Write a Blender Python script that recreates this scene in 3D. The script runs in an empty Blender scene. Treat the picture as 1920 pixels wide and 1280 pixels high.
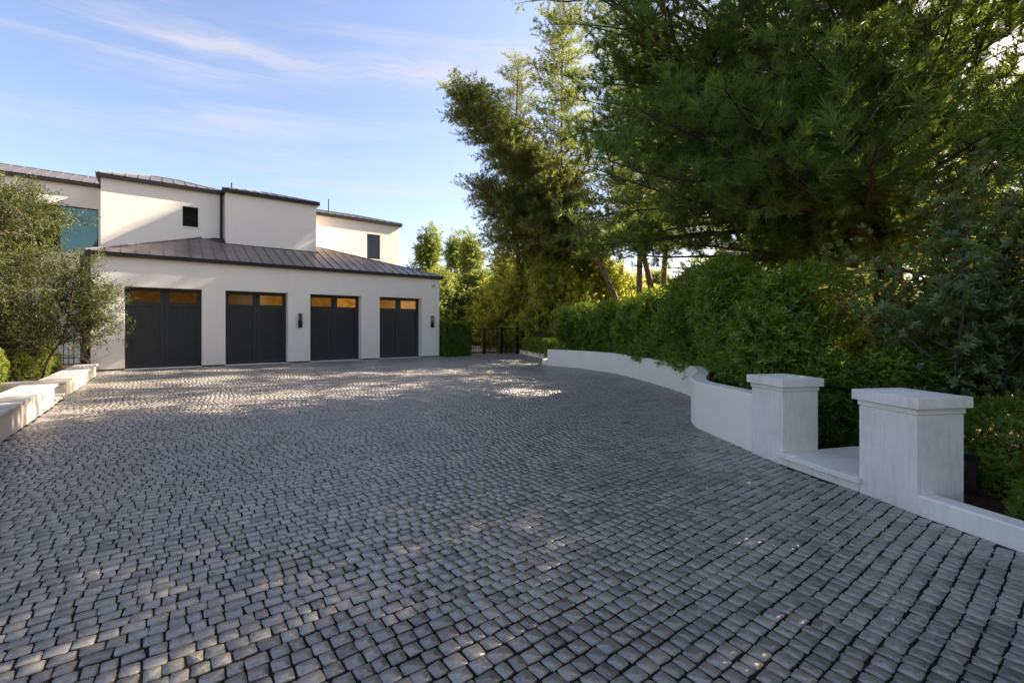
import bpy, math
import numpy as np
from mathutils import Matrix, Vector

scene = bpy.context.scene
COL = scene.collection
PI = math.pi

# ------------------------------------------------------------------ camera, sky, sun, exposure
cd = bpy.data.cameras.new("camera")
cam = bpy.data.objects.new("camera", cd)
COL.objects.link(cam)
cam.location = (0, 0, 1.5)
cam.rotation_euler = (math.radians(90), 0, -math.radians(90 - 52.75))
cd.sensor_width = 36
cd.lens = 16
cd.shift_y = -26.5 / 1920
cd.clip_start = 0.05
cd.clip_end = 2000
scene.camera = cam

SUN_DIR = Vector((1.0, -0.178, 0.70)).normalized()      # towards the sun
SUN_EL = math.asin(SUN_DIR.z)
SUN_AZ = math.atan2(SUN_DIR.x, SUN_DIR.y)               # from +Y towards +X
scene.view_settings.view_transform = 'Standard'
scene.view_settings.look = 'None'
scene.view_settings.gamma = 1
scene.view_settings.use_curve_mapping = False
scene.view_settings.exposure = 2.32

scene.render.filter_size = 1.15
scene.cycles.denoising_prefilter = 'NONE'

world = bpy.data.worlds.new("World")
scene.world = world
world.use_nodes = True
wn, wl = world.node_tree.nodes, world.node_tree.links
wn.clear()
w_out = wn.new('ShaderNodeOutputWorld')
w_bg = wn.new('ShaderNodeBackground')
w_bg.inputs['Strength'].default_value = 0.070
w_sky = wn.new('ShaderNodeTexSky')
w_sky.sky_type = 'NISHITA'
w_sky.sun_disc = False
w_sky.sun_elevation = SUN_EL
w_sky.sun_rotation = SUN_AZ
w_sky.altitude = 200
w_sky.air_density = 1.0
w_sky.dust_density = 2.0
w_sky.ozone_density = 1.7


def wmath(op, a, b=None, c=None):
    n = wn.new('ShaderNodeMath')
    n.operation = op
    for i, v in enumerate((a, b, c)):
        if v is None:
            continue
        if isinstance(v, (int, float)):
            n.inputs[i].default_value = v
        else:
            wl.new(v, n.inputs[i])
    return n.outputs[0]


def wmap(v, a, b, c, d, smooth=True):
    n = wn.new('ShaderNodeMapRange')
    n.interpolation_type = 'SMOOTHSTEP' if smooth else 'LINEAR'
    wl.new(v, n.inputs[0])
    for i, x in enumerate((a, b, c, d)):
        n.inputs[1 + i].default_value = x
    return n.outputs[0]


def wnoise(x, y, scale, detail, rough, dist=0.0):
    c = wn.new('ShaderNodeCombineXYZ')
    wl.new(x, c.inputs[0])
    wl.new(y, c.inputs[1])
    n = wn.new('ShaderNodeTexNoise')
    n.inputs['Scale'].default_value = scale
    n.inputs['Detail'].default_value = detail
    n.inputs['Roughness'].default_value = rough
    n.inputs['Distortion'].default_value = dist
    wl.new(c.outputs[0], n.inputs['Vector'])
    return n.outputs['Fac']


w_tc = wn.new('ShaderNodeTexCoord')
w_sep = wn.new('ShaderNodeSeparateXYZ')
wl.new(w_tc.outputs['Generated'], w_sep.inputs[0])
w_az = wmath('ARCTAN2', w_sep.outputs[0], w_sep.outputs[1])
w_el = wmath('ARCSINE', w_sep.outputs[2])
# thin cirrus drawn out along the wind, everywhere in the sky
w_ee = wmath('SUBTRACT', w_el, wmath('MULTIPLY', w_az, 0.05))
n1 = wnoise(wmath('MULTIPLY', w_az, 2.0), wmath('MULTIPLY', w_ee, 22.0), 1.0, 6, 0.6, 0.5)
n2 = wnoise(wmath('MULTIPLY', w_az, 1.1), wmath('MULTIPLY', w_el, 3.0), 1.3, 3, 0.5)
thin = wmath('MULTIPLY', wmap(n1, 0.44, 0.74, 0, 1), wmap(n2, 0.30, 0.60, 0, 1))
# one broader band of cirrus
warp = wmath('MULTIPLY', wmath('SUBTRACT', wnoise(wmath('MULTIPLY', w_az, 4.0), wmath('MULTIPLY', w_el, 4.0), 1.6, 4, 0.6), 0.5), 0.045)
band_c = wmath('ADD', wmath('MULTIPLY', w_az, 0.060), 0.472)
off = wmath('ADD', wmath('SUBTRACT', w_el, band_c), warp)
wid = wmap(w_az, -0.1, 0.8, 0.010, 0.034, False)
g = wmath('POWER', 2.718, wmath('MULTIPLY', wmath('POWER', wmath('DIVIDE', off, wid), 2.0), -1.0))
fib = wnoise(wmath('MULTIPLY', w_az, 5.0), wmath('MULTIPLY', wmath('ADD', w_ee, wmath('MULTIPLY', warp, 1.5)), 90.0), 1.0, 5, 0.65, 0.4)
band = wmath('MULTIPLY', wmath('MULTIPLY', g, wmap(fib, 0.22, 0.75, 0.25, 1)),
             wmath('MULTIPLY', wmap(w_az, -0.12, 0.10, 0, 1), wmap(w_az, 0.9, 1.5, 1, 0)))
cl = wmath('MINIMUM', wmath('ADD', wmath('MULTIPLY', thin, 0.48), wmath('MULTIPLY', band, 0.62)), 0.85)
w_mix = wn.new('ShaderNodeMix')
w_mix.data_type = 'RGBA'
wl.new(cl, w_mix.inputs[0])
w_tint = wn.new('ShaderNodeMix')
w_tint.data_type = 'RGBA'
w_tint.blend_type = 'MULTIPLY'
w_tint.inputs[0].default_value = 1.0
wl.new(w_sky.outputs[0], w_tint.inputs[6])
w_tint.inputs[7].default_value = (0.96, 0.875, 0.88, 1)
wl.new(w_tint.outputs[2], w_mix.inputs[6])
w_mix.inputs[7].default_value = (2.7, 2.5, 2.55, 1)
wl.new(w_mix.outputs[2], w_bg.inputs['Color'])
wl.new(w_bg.outputs[0], w_out.inputs[0])

sl = bpy.data.lights.new("sun", 'SUN')
sl.energy = 4.4
sl.angle = math.radians(0.5)
sl.color = (1.0, 0.86, 0.70)
sun = bpy.data.objects.new("sun", sl)
COL.objects.link(sun)
sun.rotation_euler = SUN_DIR.to_track_quat('Z', 'Y').to_euler()
sun.location = (30, -10, 30)

# ------------------------------------------------------------------ helpers: objects and meshes


def tag(o, label=None, cat=None, group=None, kind=None):
    if label:
        o['label'] = label
    if cat:
        o['category'] = cat
    if group:
        o['group'] = group
    if kind:
        o['kind'] = kind
    return o


def empty(name, loc, label=None, cat=None, group=None):
    o = bpy.data.objects.new(name, None)
    COL.objects.link(o)
    o.location = loc
    o.empty_display_size = 0.2
    return tag(o, label, cat, group)


def link(name, me, parent=None, kind=None):
    """One mesh object whose vertices are in world coordinates."""
    o = bpy.data.objects.new(name, me)
    COL.objects.link(o)
    if parent is not None:
        o.parent = parent
        m = Matrix.Identity(4)
        p = parent
        while p is not None:
            if p.type == 'EMPTY':
                m = Matrix.Translation(-Vector(p.location)) @ m
            p = p.parent
        o.matrix_parent_inverse = m if parent.type == 'EMPTY' else Matrix.Identity(4)
    if kind:
        o['kind'] = kind
    return o


def copy_tree(o, parent=None):
    c = o.copy()
    COL.objects.link(c)
    if parent is not None:
        mpi = o.matrix_parent_inverse.copy()
        c.parent = parent
        c.matrix_parent_inverse = mpi
    for ch in list(o.children):
        copy_tree(ch, c)
    return c


def np_mesh(name, V, faces, mat, tone=None, smooth=False):
    """faces: list of int arrays (M,k)."""
    me = bpy.data.meshes.new(name)
    V = np.asarray(V, np.float32)
    me.vertices.add(len(V))
    me.vertices.foreach_set('co', V.ravel())
    faces = [np.asarray(f, np.int32) for f in faces if len(f)]
    tot = sum(f.size for f in faces)
    me.loops.add(tot)
    me.loops.foreach_set('vertex_index', np.concatenate([f.ravel() for f in faces]))
    starts, s = [], 0
    for f in faces:
        n, k = f.shape
        starts.append(s + np.arange(n, dtype=np.int32) * k)
        s += n * k
    starts = np.concatenate(starts)
    me.polygons.add(len(starts))
    me.polygons.foreach_set('loop_start', starts)
    if smooth:
        me.polygons.foreach_set('use_smooth', np.ones(len(starts), bool))
    if tone is not None:
        a = me.attributes.new('tone', 'FLOAT', 'POINT')
        a.data.foreach_set('value', np.asarray(tone, np.float32))
    for m in (mat if isinstance(mat, (list, tuple)) else [mat]):
        me.materials.append(m)
    me.update(calc_edges=True)
    return me


class MB:
    """Collects boxes, prisms and tubes into one mesh."""

    def __init__(self):
        self.v, self.f = [], []

    def poly(self, pts, flip=False):
        b = len(self.v)
        self.v += [tuple(p) for p in pts]
        i = list(range(b, b + len(pts)))
        self.f.append(i[::-1] if flip else i)

    def prism(self, ring_a, ring_b, cap=True):
        n, b = len(ring_a), len(self.v)
        self.v += [tuple(p) for p in ring_a] + [tuple(p) for p in ring_b]
        for i in range(n):
            j = (i + 1) % n
            self.f.append([b + i, b + j, b + n + j, b + n + i])
        if cap:
            self.f.append([b + i for i in range(n)][::-1])
            self.f.append([b + n + i for i in range(n)])

    def box(self, x0, x1, y0, y1, z0, z1):
        a = [(x0, y0), (x1, y0), (x1, y1), (x0, y1)]
        self.prism([(x, y, z0) for x, y in a], [(x, y, z1) for x, y in a])

    def slab(self, plan, z0, z1):
        self.prism([(x, y, z0) for x, y in plan], [(x, y, z1) for x, y in plan])

    def tube(self, pts, r, sides=6, cap=True):
        pts = [Vector(p) for p in pts]
        rs = r if isinstance(r, (list, tuple, np.ndarray)) else [r] * len(pts)
        b = len(self.v)
        for i, p in enumerate(pts):
            d = (pts[min(i + 1, len(pts) - 1)] - pts[max(i - 1, 0)]).normalized()
            u = d.orthogonal() if abs(d.z) > 0.9 else d.cross(Vector((0, 0, 1))).normalized()
            u.normalize()
            w = d.cross(u)
            for k in range(sides):
                a = 2 * PI * k / sides
                self.v.append(tuple(p + (u * math.cos(a) + w * math.sin(a)) * rs[i]))
        for i in range(len(pts) - 1):
            for k in range(sides):
                q = b + i * sides
                self.f.append([q + k, q + (k + 1) % sides, q + sides + (k + 1) % sides, q + sides + k])
        if cap:
            self.f.append([b + k for k in range(sides)][::-1])
            self.f.append([b + (len(pts) - 1) * sides + k for k in range(sides)])

    def mesh(self, name, mat, bevel=0.0, smooth=False):
        me = bpy.data.meshes.new(name)
        me.from_pydata(self.v, [], self.f)
        me.materials.append(mat)
        if smooth:
            me.polygons.foreach_set('use_smooth', np.ones(len(me.polygons), bool))
        me.update()
        if bevel:
            import bmesh
            bm = bmesh.new()
            bm.from_mesh(me)
            bmesh.ops.remove_doubles(bm, verts=bm.verts, dist=1e-5)
            es = [e for e in bm.edges if len(e.link_faces) == 2 and e.calc_face_angle(0) > 0.5]
            bmesh.ops.bevel(bm, geom=es, offset=bevel, segments=2, profile=0.6, affect='EDGES', clamp_overlap=True)
            bm.to_mesh(me)
            bm.free()
        return me

    def build(self, name, mat, parent=None, bevel=0.0, smooth=False, kind=None):
        return link(name, self.mesh(name, mat, bevel, smooth), parent, kind)


# ------------------------------------------------------------------ materials


class Mat:
    def __init__(self, name, base=(0.5, 0.5, 0.5), rough=0.6, metal=0.0, spec=0.4):
        self.m = bpy.data.materials.new(name)
        self.m.use_nodes = True
        self.n, self.l = self.m.node_tree.nodes, self.m.node_tree.links
        self.p = self.n['Principled BSDF']
        self.p.inputs['Base Color'].default_value = (*base, 1)
        self.p.inputs['Roughness'].default_value = rough
        self.p.inputs['Metallic'].default_value = metal
        self.p.inputs['Specular IOR Level'].default_value = spec
        self.tc = None

    def co(self, kind='Object', scale=(1, 1, 1)):
        if self.tc is None:
            self.tc = self.n.new('ShaderNodeNewGeometry')
        mp = self.n.new('ShaderNodeMapping')
        mp.inputs['Scale'].default_value = scale
        self.l.new(self.tc.outputs['Position'], mp.inputs[0])
        return mp.outputs[0]

    def noise(self, scale, detail=4, rough=0.55, stretch=(1, 1, 1), dist=0.0):
        t = self.n.new('ShaderNodeTexNoise')
        t.inputs['Scale'].default_value = scale
        t.inputs['Detail'].default_value = detail
        t.inputs['Roughness'].default_value = rough
        t.inputs['Distortion'].default_value = dist
        self.l.new(self.co(scale=stretch), t.inputs['Vector'])
        return t.outputs['Fac']

    def attr(self, name):
        a = self.n.new('ShaderNodeAttribute')
        a.attribute_name = name
        return a.outputs['Fac']

    def ramp(self, fac, stops):
        r = self.n.new('ShaderNodeValToRGB')
        e = r.color_ramp.elements
        while len(e) < len(stops):
            e.new(0.5)
        for x, (pos, c) in zip(e, stops):
            x.position = pos
            x.color = (*c, 1) if len(c) == 3 else c
        self.l.new(fac, r.inputs[0])
        return r.outputs[0]

    def math(self, op, a, b=0.0):
        n = self.n.new('ShaderNodeMath')
        n.operation = op
        for i, v in enumerate((a, b)):
            if isinstance(v, (int, float)):
                n.inputs[i].default_value = v
            else:
                self.l.new(v, n.inputs[i])
        return n.outputs[0]

    def mix(self, fac, a, b, blend='MIX'):
        n = self.n.new('ShaderNodeMix')
        n.data_type = 'RGBA'
        n.blend_type = blend
        for i, v in ((0, fac), (6, a), (7, b)):
            if isinstance(v, (int, float)):
                n.inputs[i].default_value = v
            elif isinstance(v, tuple):
                n.inputs[i].default_value = (*v, 1)
            else:
                self.l.new(v, n.inputs[i])
        return n.outputs[2]

    def color(self, c):
        self.l.new(c, self.p.inputs['Base Color'])
        return self

    def rough(self, c):
        self.l.new(c, self.p.inputs['Roughness'])
        return self

    def bump(self, h, strength=0.3, dist=0.01):
        b = self.n.new('ShaderNodeBump')
        b.inputs['Strength'].default_value = strength
        b.inputs['Distance'].default_value = dist
        self.l.new(h, b.inputs['Height'])
        self.l.new(b.outputs[0], self.p.inputs['Normal'])
        return self


def foliage(name, dark, light, trans, tfac=0.4, rough=0.5, spec=0.3):
    k = Mat(name, rough=rough, spec=spec)
    t = k.attr('tone')
    c = k.ramp(t, [(0.0, dark), (1.0, light)])
    k.color(c)
    tr = k.n.new('ShaderNodeBsdfTranslucent')
    tc = k.mix(t, tuple(x * 0.6 for x in trans), trans)
    k.l.new(tc, tr.inputs['Color'])
    ms = k.n.new('ShaderNodeMixShader')
    ms.inputs[0].default_value = tfac
    out = k.n['Material Output']
    k.l.new(k.p.outputs[0], ms.inputs[1])
    k.l.new(tr.outputs[0], ms.inputs[2])
    k.l.new(ms.outputs[0], out.inputs[0])
    return k.m


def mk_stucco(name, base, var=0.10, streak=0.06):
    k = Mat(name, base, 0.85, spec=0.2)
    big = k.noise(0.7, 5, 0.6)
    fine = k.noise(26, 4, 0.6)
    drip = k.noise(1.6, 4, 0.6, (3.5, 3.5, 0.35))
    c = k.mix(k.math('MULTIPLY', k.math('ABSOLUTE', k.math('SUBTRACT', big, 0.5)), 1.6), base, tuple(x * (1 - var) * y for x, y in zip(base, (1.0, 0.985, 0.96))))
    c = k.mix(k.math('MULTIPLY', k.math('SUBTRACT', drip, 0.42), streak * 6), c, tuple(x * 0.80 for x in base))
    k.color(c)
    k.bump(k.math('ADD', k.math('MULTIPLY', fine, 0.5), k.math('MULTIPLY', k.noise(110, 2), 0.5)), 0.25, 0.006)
    return k.m


M = {}
M['stucco'] = mk_stucco('stucco', (0.88, 0.795, 0.68))
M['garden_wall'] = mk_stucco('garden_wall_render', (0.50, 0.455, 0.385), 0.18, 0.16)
M['concrete'] = mk_stucco('smooth_concrete', (0.88, 0.79, 0.665), 0.12, 0.08)
k = Mat('cast_concrete', (0.60, 0.60, 0.58), 0.75, spec=0.3)
b1, b2 = k.noise(2.2, 6, 0.62), k.noise(5.0, 6, 0.7, (5, 5, 0.7))
c = k.ramp(b1, [(0.25, (0.62, 0.565, 0.485)), (0.5, (0.77, 0.71, 0.62)), (0.75, (0.83, 0.77, 0.68))])
c = k.mix(k.math('MULTIPLY', k.math('GREATER_THAN', k.noise(55, 2), 0.70), 0.25), c, (0.30, 0.30, 0.29))
c = k.mix(k.math('MULTIPLY', k.math('MAXIMUM', k.math('SUBTRACT', b2, 0.5), 0.0), 1.3), c, (0.33, 0.335, 0.32))
k.color(c)
k.bump(k.noise(60, 5, 0.6), 0.15, 0.004)
M['cast'] = k.m
k = Mat('limestone_coping', (0.66, 0.645, 0.61), 0.7, spec=0.3)
c = k.ramp(k.noise(3.5, 6, 0.65), [(0.25, (0.40, 0.37, 0.32)), (0.55, (0.50, 0.465, 0.405)), (0.8, (0.57, 0.53, 0.465))])
k.color(c)
k.bump(k.noise(45, 5, 0.6), 0.15, 0.004)
M['coping'] = k.m
k = Mat('door_paint', (0.026, 0.028, 0.030), 0.42, spec=0.4)
k.color(k.ramp(k.noise(9, 4, 0.6, (1, 1, 0.3)), [(0.3, (0.030, 0.031, 0.031)), (0.7, (0.042, 0.042, 0.041))]))
M['door'] = k.m
k = Mat('bronze_metal', (0.022, 0.020, 0.019), 0.45, 0.3, 0.4)
M['bronze'] = k.m
k = Mat('roof_metal', (0.19, 0.165, 0.145), 0.42, 0.55, 0.5)
c = k.ramp(k.noise(1.4, 4, 0.6), [(0.3, (0.165, 0.143, 0.126)), (0.7, (0.215, 0.188, 0.166))])
ri = k.n.new('ShaderNodeObjectInfo').outputs['Random']
k.color(k.mix(k.math('MULTIPLY', ri, 0.30), c, (0.13, 0.115, 0.105)))
k.rough(k.ramp(k.noise(2.5, 5, 0.6), [(0.3, (0.33,) * 3), (0.7, (0.46,) * 3)]))
k.bump(k.noise(3.0, 2), 0.05, 0.01)
M['roof'] = k.m
k = Mat('black_iron', (0.012, 0.011, 0.011), 0.5, 0.2, 0.4)
M['iron'] = k.m
k = Mat('dark_glass', (0.012, 0.014, 0.010), 0.03, 0.0, 0.5)
M['glass'] = k.m
k = Mat('coated_glass', (0.010, 0.016, 0.016), 0.02, 0.0, 0.5)
k.p.inputs['IOR'].default_value = 2.3
k.p.inputs['Specular Tint'].default_value = (0.62, 1.0, 0.92, 1)
M['coated'] = k.m
k = Mat('lamp_glass', (0.10, 0.085, 0.08), 0.25, 0.0, 0.7)
M['lampglass'] = k.m
M['white_plastic'] = Mat('white_plastic', (0.7, 0.7, 0.68), 0.35).m


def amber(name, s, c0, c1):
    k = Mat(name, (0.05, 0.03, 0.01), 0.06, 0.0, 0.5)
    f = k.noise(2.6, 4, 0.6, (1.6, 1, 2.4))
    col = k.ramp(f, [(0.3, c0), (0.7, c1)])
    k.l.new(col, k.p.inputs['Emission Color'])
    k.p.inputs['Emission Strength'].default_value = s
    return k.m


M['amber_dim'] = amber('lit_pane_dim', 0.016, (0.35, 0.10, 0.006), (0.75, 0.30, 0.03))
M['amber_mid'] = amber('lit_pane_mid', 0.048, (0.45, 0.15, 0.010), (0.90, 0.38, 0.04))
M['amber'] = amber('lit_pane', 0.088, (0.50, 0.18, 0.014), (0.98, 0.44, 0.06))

# cobbles: tone per stone comes from a point attribute (joined stones) or the object's random number (single stones)
k = Mat('cobble_stone', (0.2, 0.19, 0.185), 0.5, spec=0.75)
ri = k.n.new('ShaderNodeObjectInfo').outputs['Random']
t = k.math('FRACT', k.math('ADD', k.attr('tone'), k.math('MULTIPLY', ri, 1.0)))
c = k.ramp(t, [(0.0, (0.120, 0.106, 0.090)), (0.2, (0.235, 0.206, 0.166)), (0.45, (0.290, 0.267, 0.225)), (0.65, (0.335, 0.292, 0.232)), (0.85, (0.262, 0.246, 0.216)), (1.0, (0.225, 0.186, 0.152))])
patch = k.noise(0.55, 4, 0.6)
c = k.mix(k.math('MULTIPLY', k.math('MAXIMUM', k.math('SUBTRACT', patch, 0.50), 0.0), 2.6), c, (0.095, 0.095, 0.10))
blotch = k.noise(24, 4, 0.65)
worn = k.noise(3.2, 4, 0.7)
c = k.mix(k.math('MULTIPLY', k.math('GREATER_THAN', k.math('ADD', blotch, k.math('MULTIPLY', k.math('SUBTRACT', worn, 0.5), 0.9)), 0.57), 0.42), c, (0.075, 0.066, 0.062))
pits = k.noise(150, 3, 0.6)
c = k.mix(k.math('MULTIPLY', k.math('GREATER_THAN', pits, 0.60), 0.50), c, (0.055, 0.050, 0.047))
c = k.mix(k.math('MULTIPLY', k.math('GREATER_THAN', k.noise(90, 2, 0.5), 0.66), 0.35), c, (0.46, 0.43, 0.39))
k.color(c)
k.rough(k.ramp(k.math('ADD', k.math('MULTIPLY', blotch, 0.6), k.math('MULTIPLY', patch, 0.4)), [(0.3, (0.26,) * 3), (0.7, (0.46,) * 3)]))
k.bump(k.math('ADD', k.math('MULTIPLY', k.noise(38, 4, 0.6), 0.7), k.math('MULTIPLY', pits, 0.3)), 0.32, 0.006)
k.p.inputs['Coat Weight'].default_value = 0.55
k.p.inputs['Coat Roughness'].default_value = 0.30
k.p.inputs['Coat IOR'].default_value = 1.55
M['cobble'] = k.m
k = Mat('joint_gravel', (0.022, 0.022, 0.023), 0.9, spec=0.15)
sp = k.noise(190, 2, 0.5)
c = k.ramp(sp, [(0.35, (0.004, 0.004, 0.004)), (0.64, (0.014, 0.014, 0.014)), (0.76, (0.22, 0.22, 0.22))])
k.color(c)
k.bump(sp, 0.9, 0.006)
M['joint'] = k.m
k = Mat('dry_ground', (0.16, 0.12, 0.06), 0.95, spec=0.1)
c = k.ramp(k.noise(0.35, 6, 0.65), [(0.3, (0.11, 0.09, 0.035)), (0.5, (0.22, 0.17, 0.07)), (0.72, (0.30, 0.23, 0.10))])
c = k.mix(k.math('MULTIPLY', k.noise(14, 5, 0.7), 0.6), c, (0.06, 0.045, 0.02))
k.color(c)
k.bump(k.noise(20, 5, 0.7), 0.8, 0.05)
M['ground'] = k.m
k = Mat('bark_mulch', (0.05, 0.032, 0.02), 0.95, spec=0.1)
c = k.ramp(k.noise(35, 5, 0.7), [(0.3, (0.022, 0.014, 0.009)), (0.6, (0.07, 0.042, 0.025)), (0.8, (0.13, 0.08, 0.045))])
k.color(c)
k.bump(k.noise(45, 4, 0.7), 1.0, 0.03)
M['mulch'] = k.m


def mk_bark(name, a, b, s=9):
    k = Mat(name, a, 0.9, spec=0.15)
    f = k.noise(s, 6, 0.7, (1, 1, 0.22), 0.6)
    k.color(k.ramp(f, [(0.32, a), (0.68, b)]))
    k.bump(f, 0.9, 0.04)
    return k.m


M['pine_bark'] = mk_bark('pine_bark', (0.035, 0.024, 0.018), (0.13, 0.095, 0.072))
M['pale_bark'] = mk_bark('pale_bark', (0.09, 0.065, 0.042), (0.26, 0.20, 0.13), 14)
M['twig'] = mk_bark('grey_twig', (0.07, 0.055, 0.042), (0.19, 0.16, 0.13), 20)

M['pine_needles'] = foliage('pine_needles', (0.030, 0.075, 0.014), (0.125, 0.205, 0.042), (0.44, 0.56, 0.07), 0.38)
M['mid_needles'] = foliage('olive_green_needles', (0.045, 0.078, 0.016), (0.130, 0.165, 0.042), (0.50, 0.54, 0.085), 0.46)
M['bg_leaves'] = foliage('background_leaves', (0.038, 0.072, 0.013), (0.130, 0.170, 0.034), (0.46, 0.52, 0.07), 0.42)
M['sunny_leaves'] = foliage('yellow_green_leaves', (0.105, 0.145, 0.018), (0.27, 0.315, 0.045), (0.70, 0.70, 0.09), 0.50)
M['hedge_leaves'] = foliage('glossy_hedge_leaves', (0.055, 0.112, 0.012), (0.185, 0.285, 0.030), (0.50, 0.64, 0.04), 0.36, 0.34, 0.5)
M['shrub_leaves'] = foliage('spoon_shaped_leaves', (0.045, 0.090, 0.028), (0.200, 0.285, 0.105), (0.56, 0.62, 0.07), 0.34, 0.38, 0.5)
M['box_leaves'] = foliage('boxwood_leaves', (0.042, 0.090, 0.012), (0.175, 0.250, 0.030), (0.54, 0.62, 0.05), 0.38, 0.42)
M['olive_leaves'] = foliage('olive_leaves', (0.014, 0.027, 0.010), (0.064, 0.084, 0.034), (0.30, 0.32, 0.04), 0.30, 0.40)
M['clipped_leaves'] = foliage('clipped_shrub_leaves', (0.034, 0.068, 0.010), (0.150, 0.185, 0.028), (0.44, 0.46, 0.045), 0.34, 0.45)
M['dead_leaf'] = foliage('fallen_leaf', (0.16, 0.075, 0.02), (0.38, 0.26, 0.07), (0.3, 0.2, 0.05), 0.2)

# ------------------------------------------------------------------ setting: ground, driveway


def inside(px, py, poly):
    px, py = np.asarray(px), np.asarray(py)
    r = np.zeros(px.shape, bool)
    n = len(poly)
    for i in range(n):
        x0, y0 = poly[i]
        x1, y1 = poly[(i + 1) % n]
        c = ((y0 > py) != (y1 > py))
        xi = (x1 - x0) * (py - y0) / (y1 - y0 + 1e-12) + x0
        r ^= c & (px < xi)
    return r


def catmull(pts, n=8):
    P = [np.array(p, float) for p in pts]
    P = [2 * P[0] - P[1]] + P + [2 * P[-1] - P[-2]]
    out = []
    for i in range(1, len(P) - 2):
        for s in range(n):
            t = s / n
            a, b, c, d = P[i - 1], P[i], P[i + 1], P[i + 2]
            out.append(0.5 * ((2 * b) + (c - a) * t + (2 * a - 5 * b + 4 * c - d) * t * t + (3 * b - a - 3 * c + d) * t ** 3))
    out.append(P[-2])
    return out


S = 600
mb = MB()
mb.poly([(-S, -S, -0.06), (S, -S, -0.06), (S, S, -0.06), (-S, S, -0.06)])
mb.build('ground', M['ground'], kind='structure')

WALL_PATH = [(11.96, 13.42), (12.06, 12.4), (12.00, 11.36), (11.52, 9.50), (10.42, 7.50), (9.75, 6.42), (9.20, 5.66),
             (8.55, 5.10), (7.85, 4.68), (7.20, 4.36), (6.72, 4.08), (6.40, 3.82), (6.15, 3.48), (5.93, 3.12), (5.74, 2.82), (5.60, 2.58)]
wall_c = catmull(WALL_PATH, 6)
P1A, P1B = np.array((5.58, 2.60)), np.array((5.37, 2.17))      # drive-side face of the far pillar
P2A, P2B = np.array((5.04, 1.39)), np.array((4.80, 0.94))      # and of the near pillar
G1 = np.array((0.91, -0.42))
KERB = [(4.80, 0.94), (4.58, 0.42), (4.28, -0.33), (3.80, -1.3), (3.1, -2.4), (2.4, -3.4)]
KERB_FAR = [(16.18, 20.55), (15.2, 18.3), (14.17, 16.03), (13.0, 14.75), (12.3, 14.05)]

DRIVE = ([(-1.70, -3.4), (-1.70, 19.1), (-2.05, 19.1), (-2.05, 20.99)]
         + [(11.27, 20.99), (11.35, 20.45), (12.9, 20.6), (13.0, 21.45), (13.6, 27.0), (18.2, 27.0), (16.22, 20.85)]
         + KERB_FAR + [tuple(p) for p in wall_c] + [tuple(P1A), tuple(P1B), (5.30, 2.13), (5.0, 1.42), tuple(P2A), tuple(P2B)] + KERB[1:])
mb = MB()
mb.poly([(x, y, -0.0045) for x, y in [(-1.75, -3.6), (-1.75, 19.2), (-2.1, 19.2), (-2.1, 21.45), (13.2, 21.6), (13.6, 27), (18.5, 27), (17, 20), (12.2, 13.5), (12.2, 9), (9, 5), (6, 2), (2.6, -3.6)]])
drive = mb.build('driveway', M['joint'], kind='structure')

# rows run along the garage front; every stone gets its own length, width, tilt and outline
rng = np.random.default_rng(11)
PITCH = 0.0905
sx, sy, sa, sb = [], [], [], []
for j in range(int(30.5 / PITCH)):
    yb = -3.3 + j * PITCH
    xs = -2.1 + rng.uniform(0, 0.1)
    L = rng.uniform(0.066, 0.103, 250)
    L[rng.random(250) < 0.05] *= 1.25
    e = xs + np.concatenate([[0], np.cumsum(L)])
    cxx = (e[:-1] + e[1:]) / 2
    ok = cxx < 18
    cxx, L = cxx[ok], L[ok]
    wob = 0.007 * np.sin(cxx * 1.7 + j * 0.11) + 0.0035 * np.sin(cxx * 4.1 + j * 0.23) + 0.02 * np.sin(cxx * 0.35 + yb * 0.4)
    sx.append(cxx)
    sy.append(yb + wob + rng.normal(0, 0.0022, len(cxx)))
    sa.append(L / 2 - rng.uniform(0.002, 0.0047, len(cxx)))
    sb.append(np.full(len(cxx), PITCH / 2) - rng.uniform(0.0024, 0.0056, len(cxx)))
sx, sy, sa, sb = map(np.concatenate, (sx, sy, sa, sb))
ok = inside(sx, sy, DRIVE)
F2 = np.array((math.cos(math.radians(52.75)), math.sin(math.radians(52.75))))
R2 = np.array((F2[1], -F2[0]))
dep = sx * F2[0] + sy * F2[1]
lat = sx * R2[0] + sy * R2[1]
ok &= dep > -2.5
sx, sy, sa, sb, dep, lat = (a[ok] for a in (sx, sy, sa, sb, dep, lat))
N = len(sx)
view = (dep > 1.75) & (np.abs(lat) < dep * 1.16 + 0.1)
order = np.argsort(np.where(view, dep ** 2 + 0.25 * lat ** 2, 1e9))
single = np.zeros(N, bool)
single[order[:300]] = True
OCT = np.array([(-1, -0.78), (-0.81, -1), (0.81, -1), (1, -0.78), (1, 0.78), (0.81, 1), (-0.81, 1), (-1, 0.78)], float)


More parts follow.
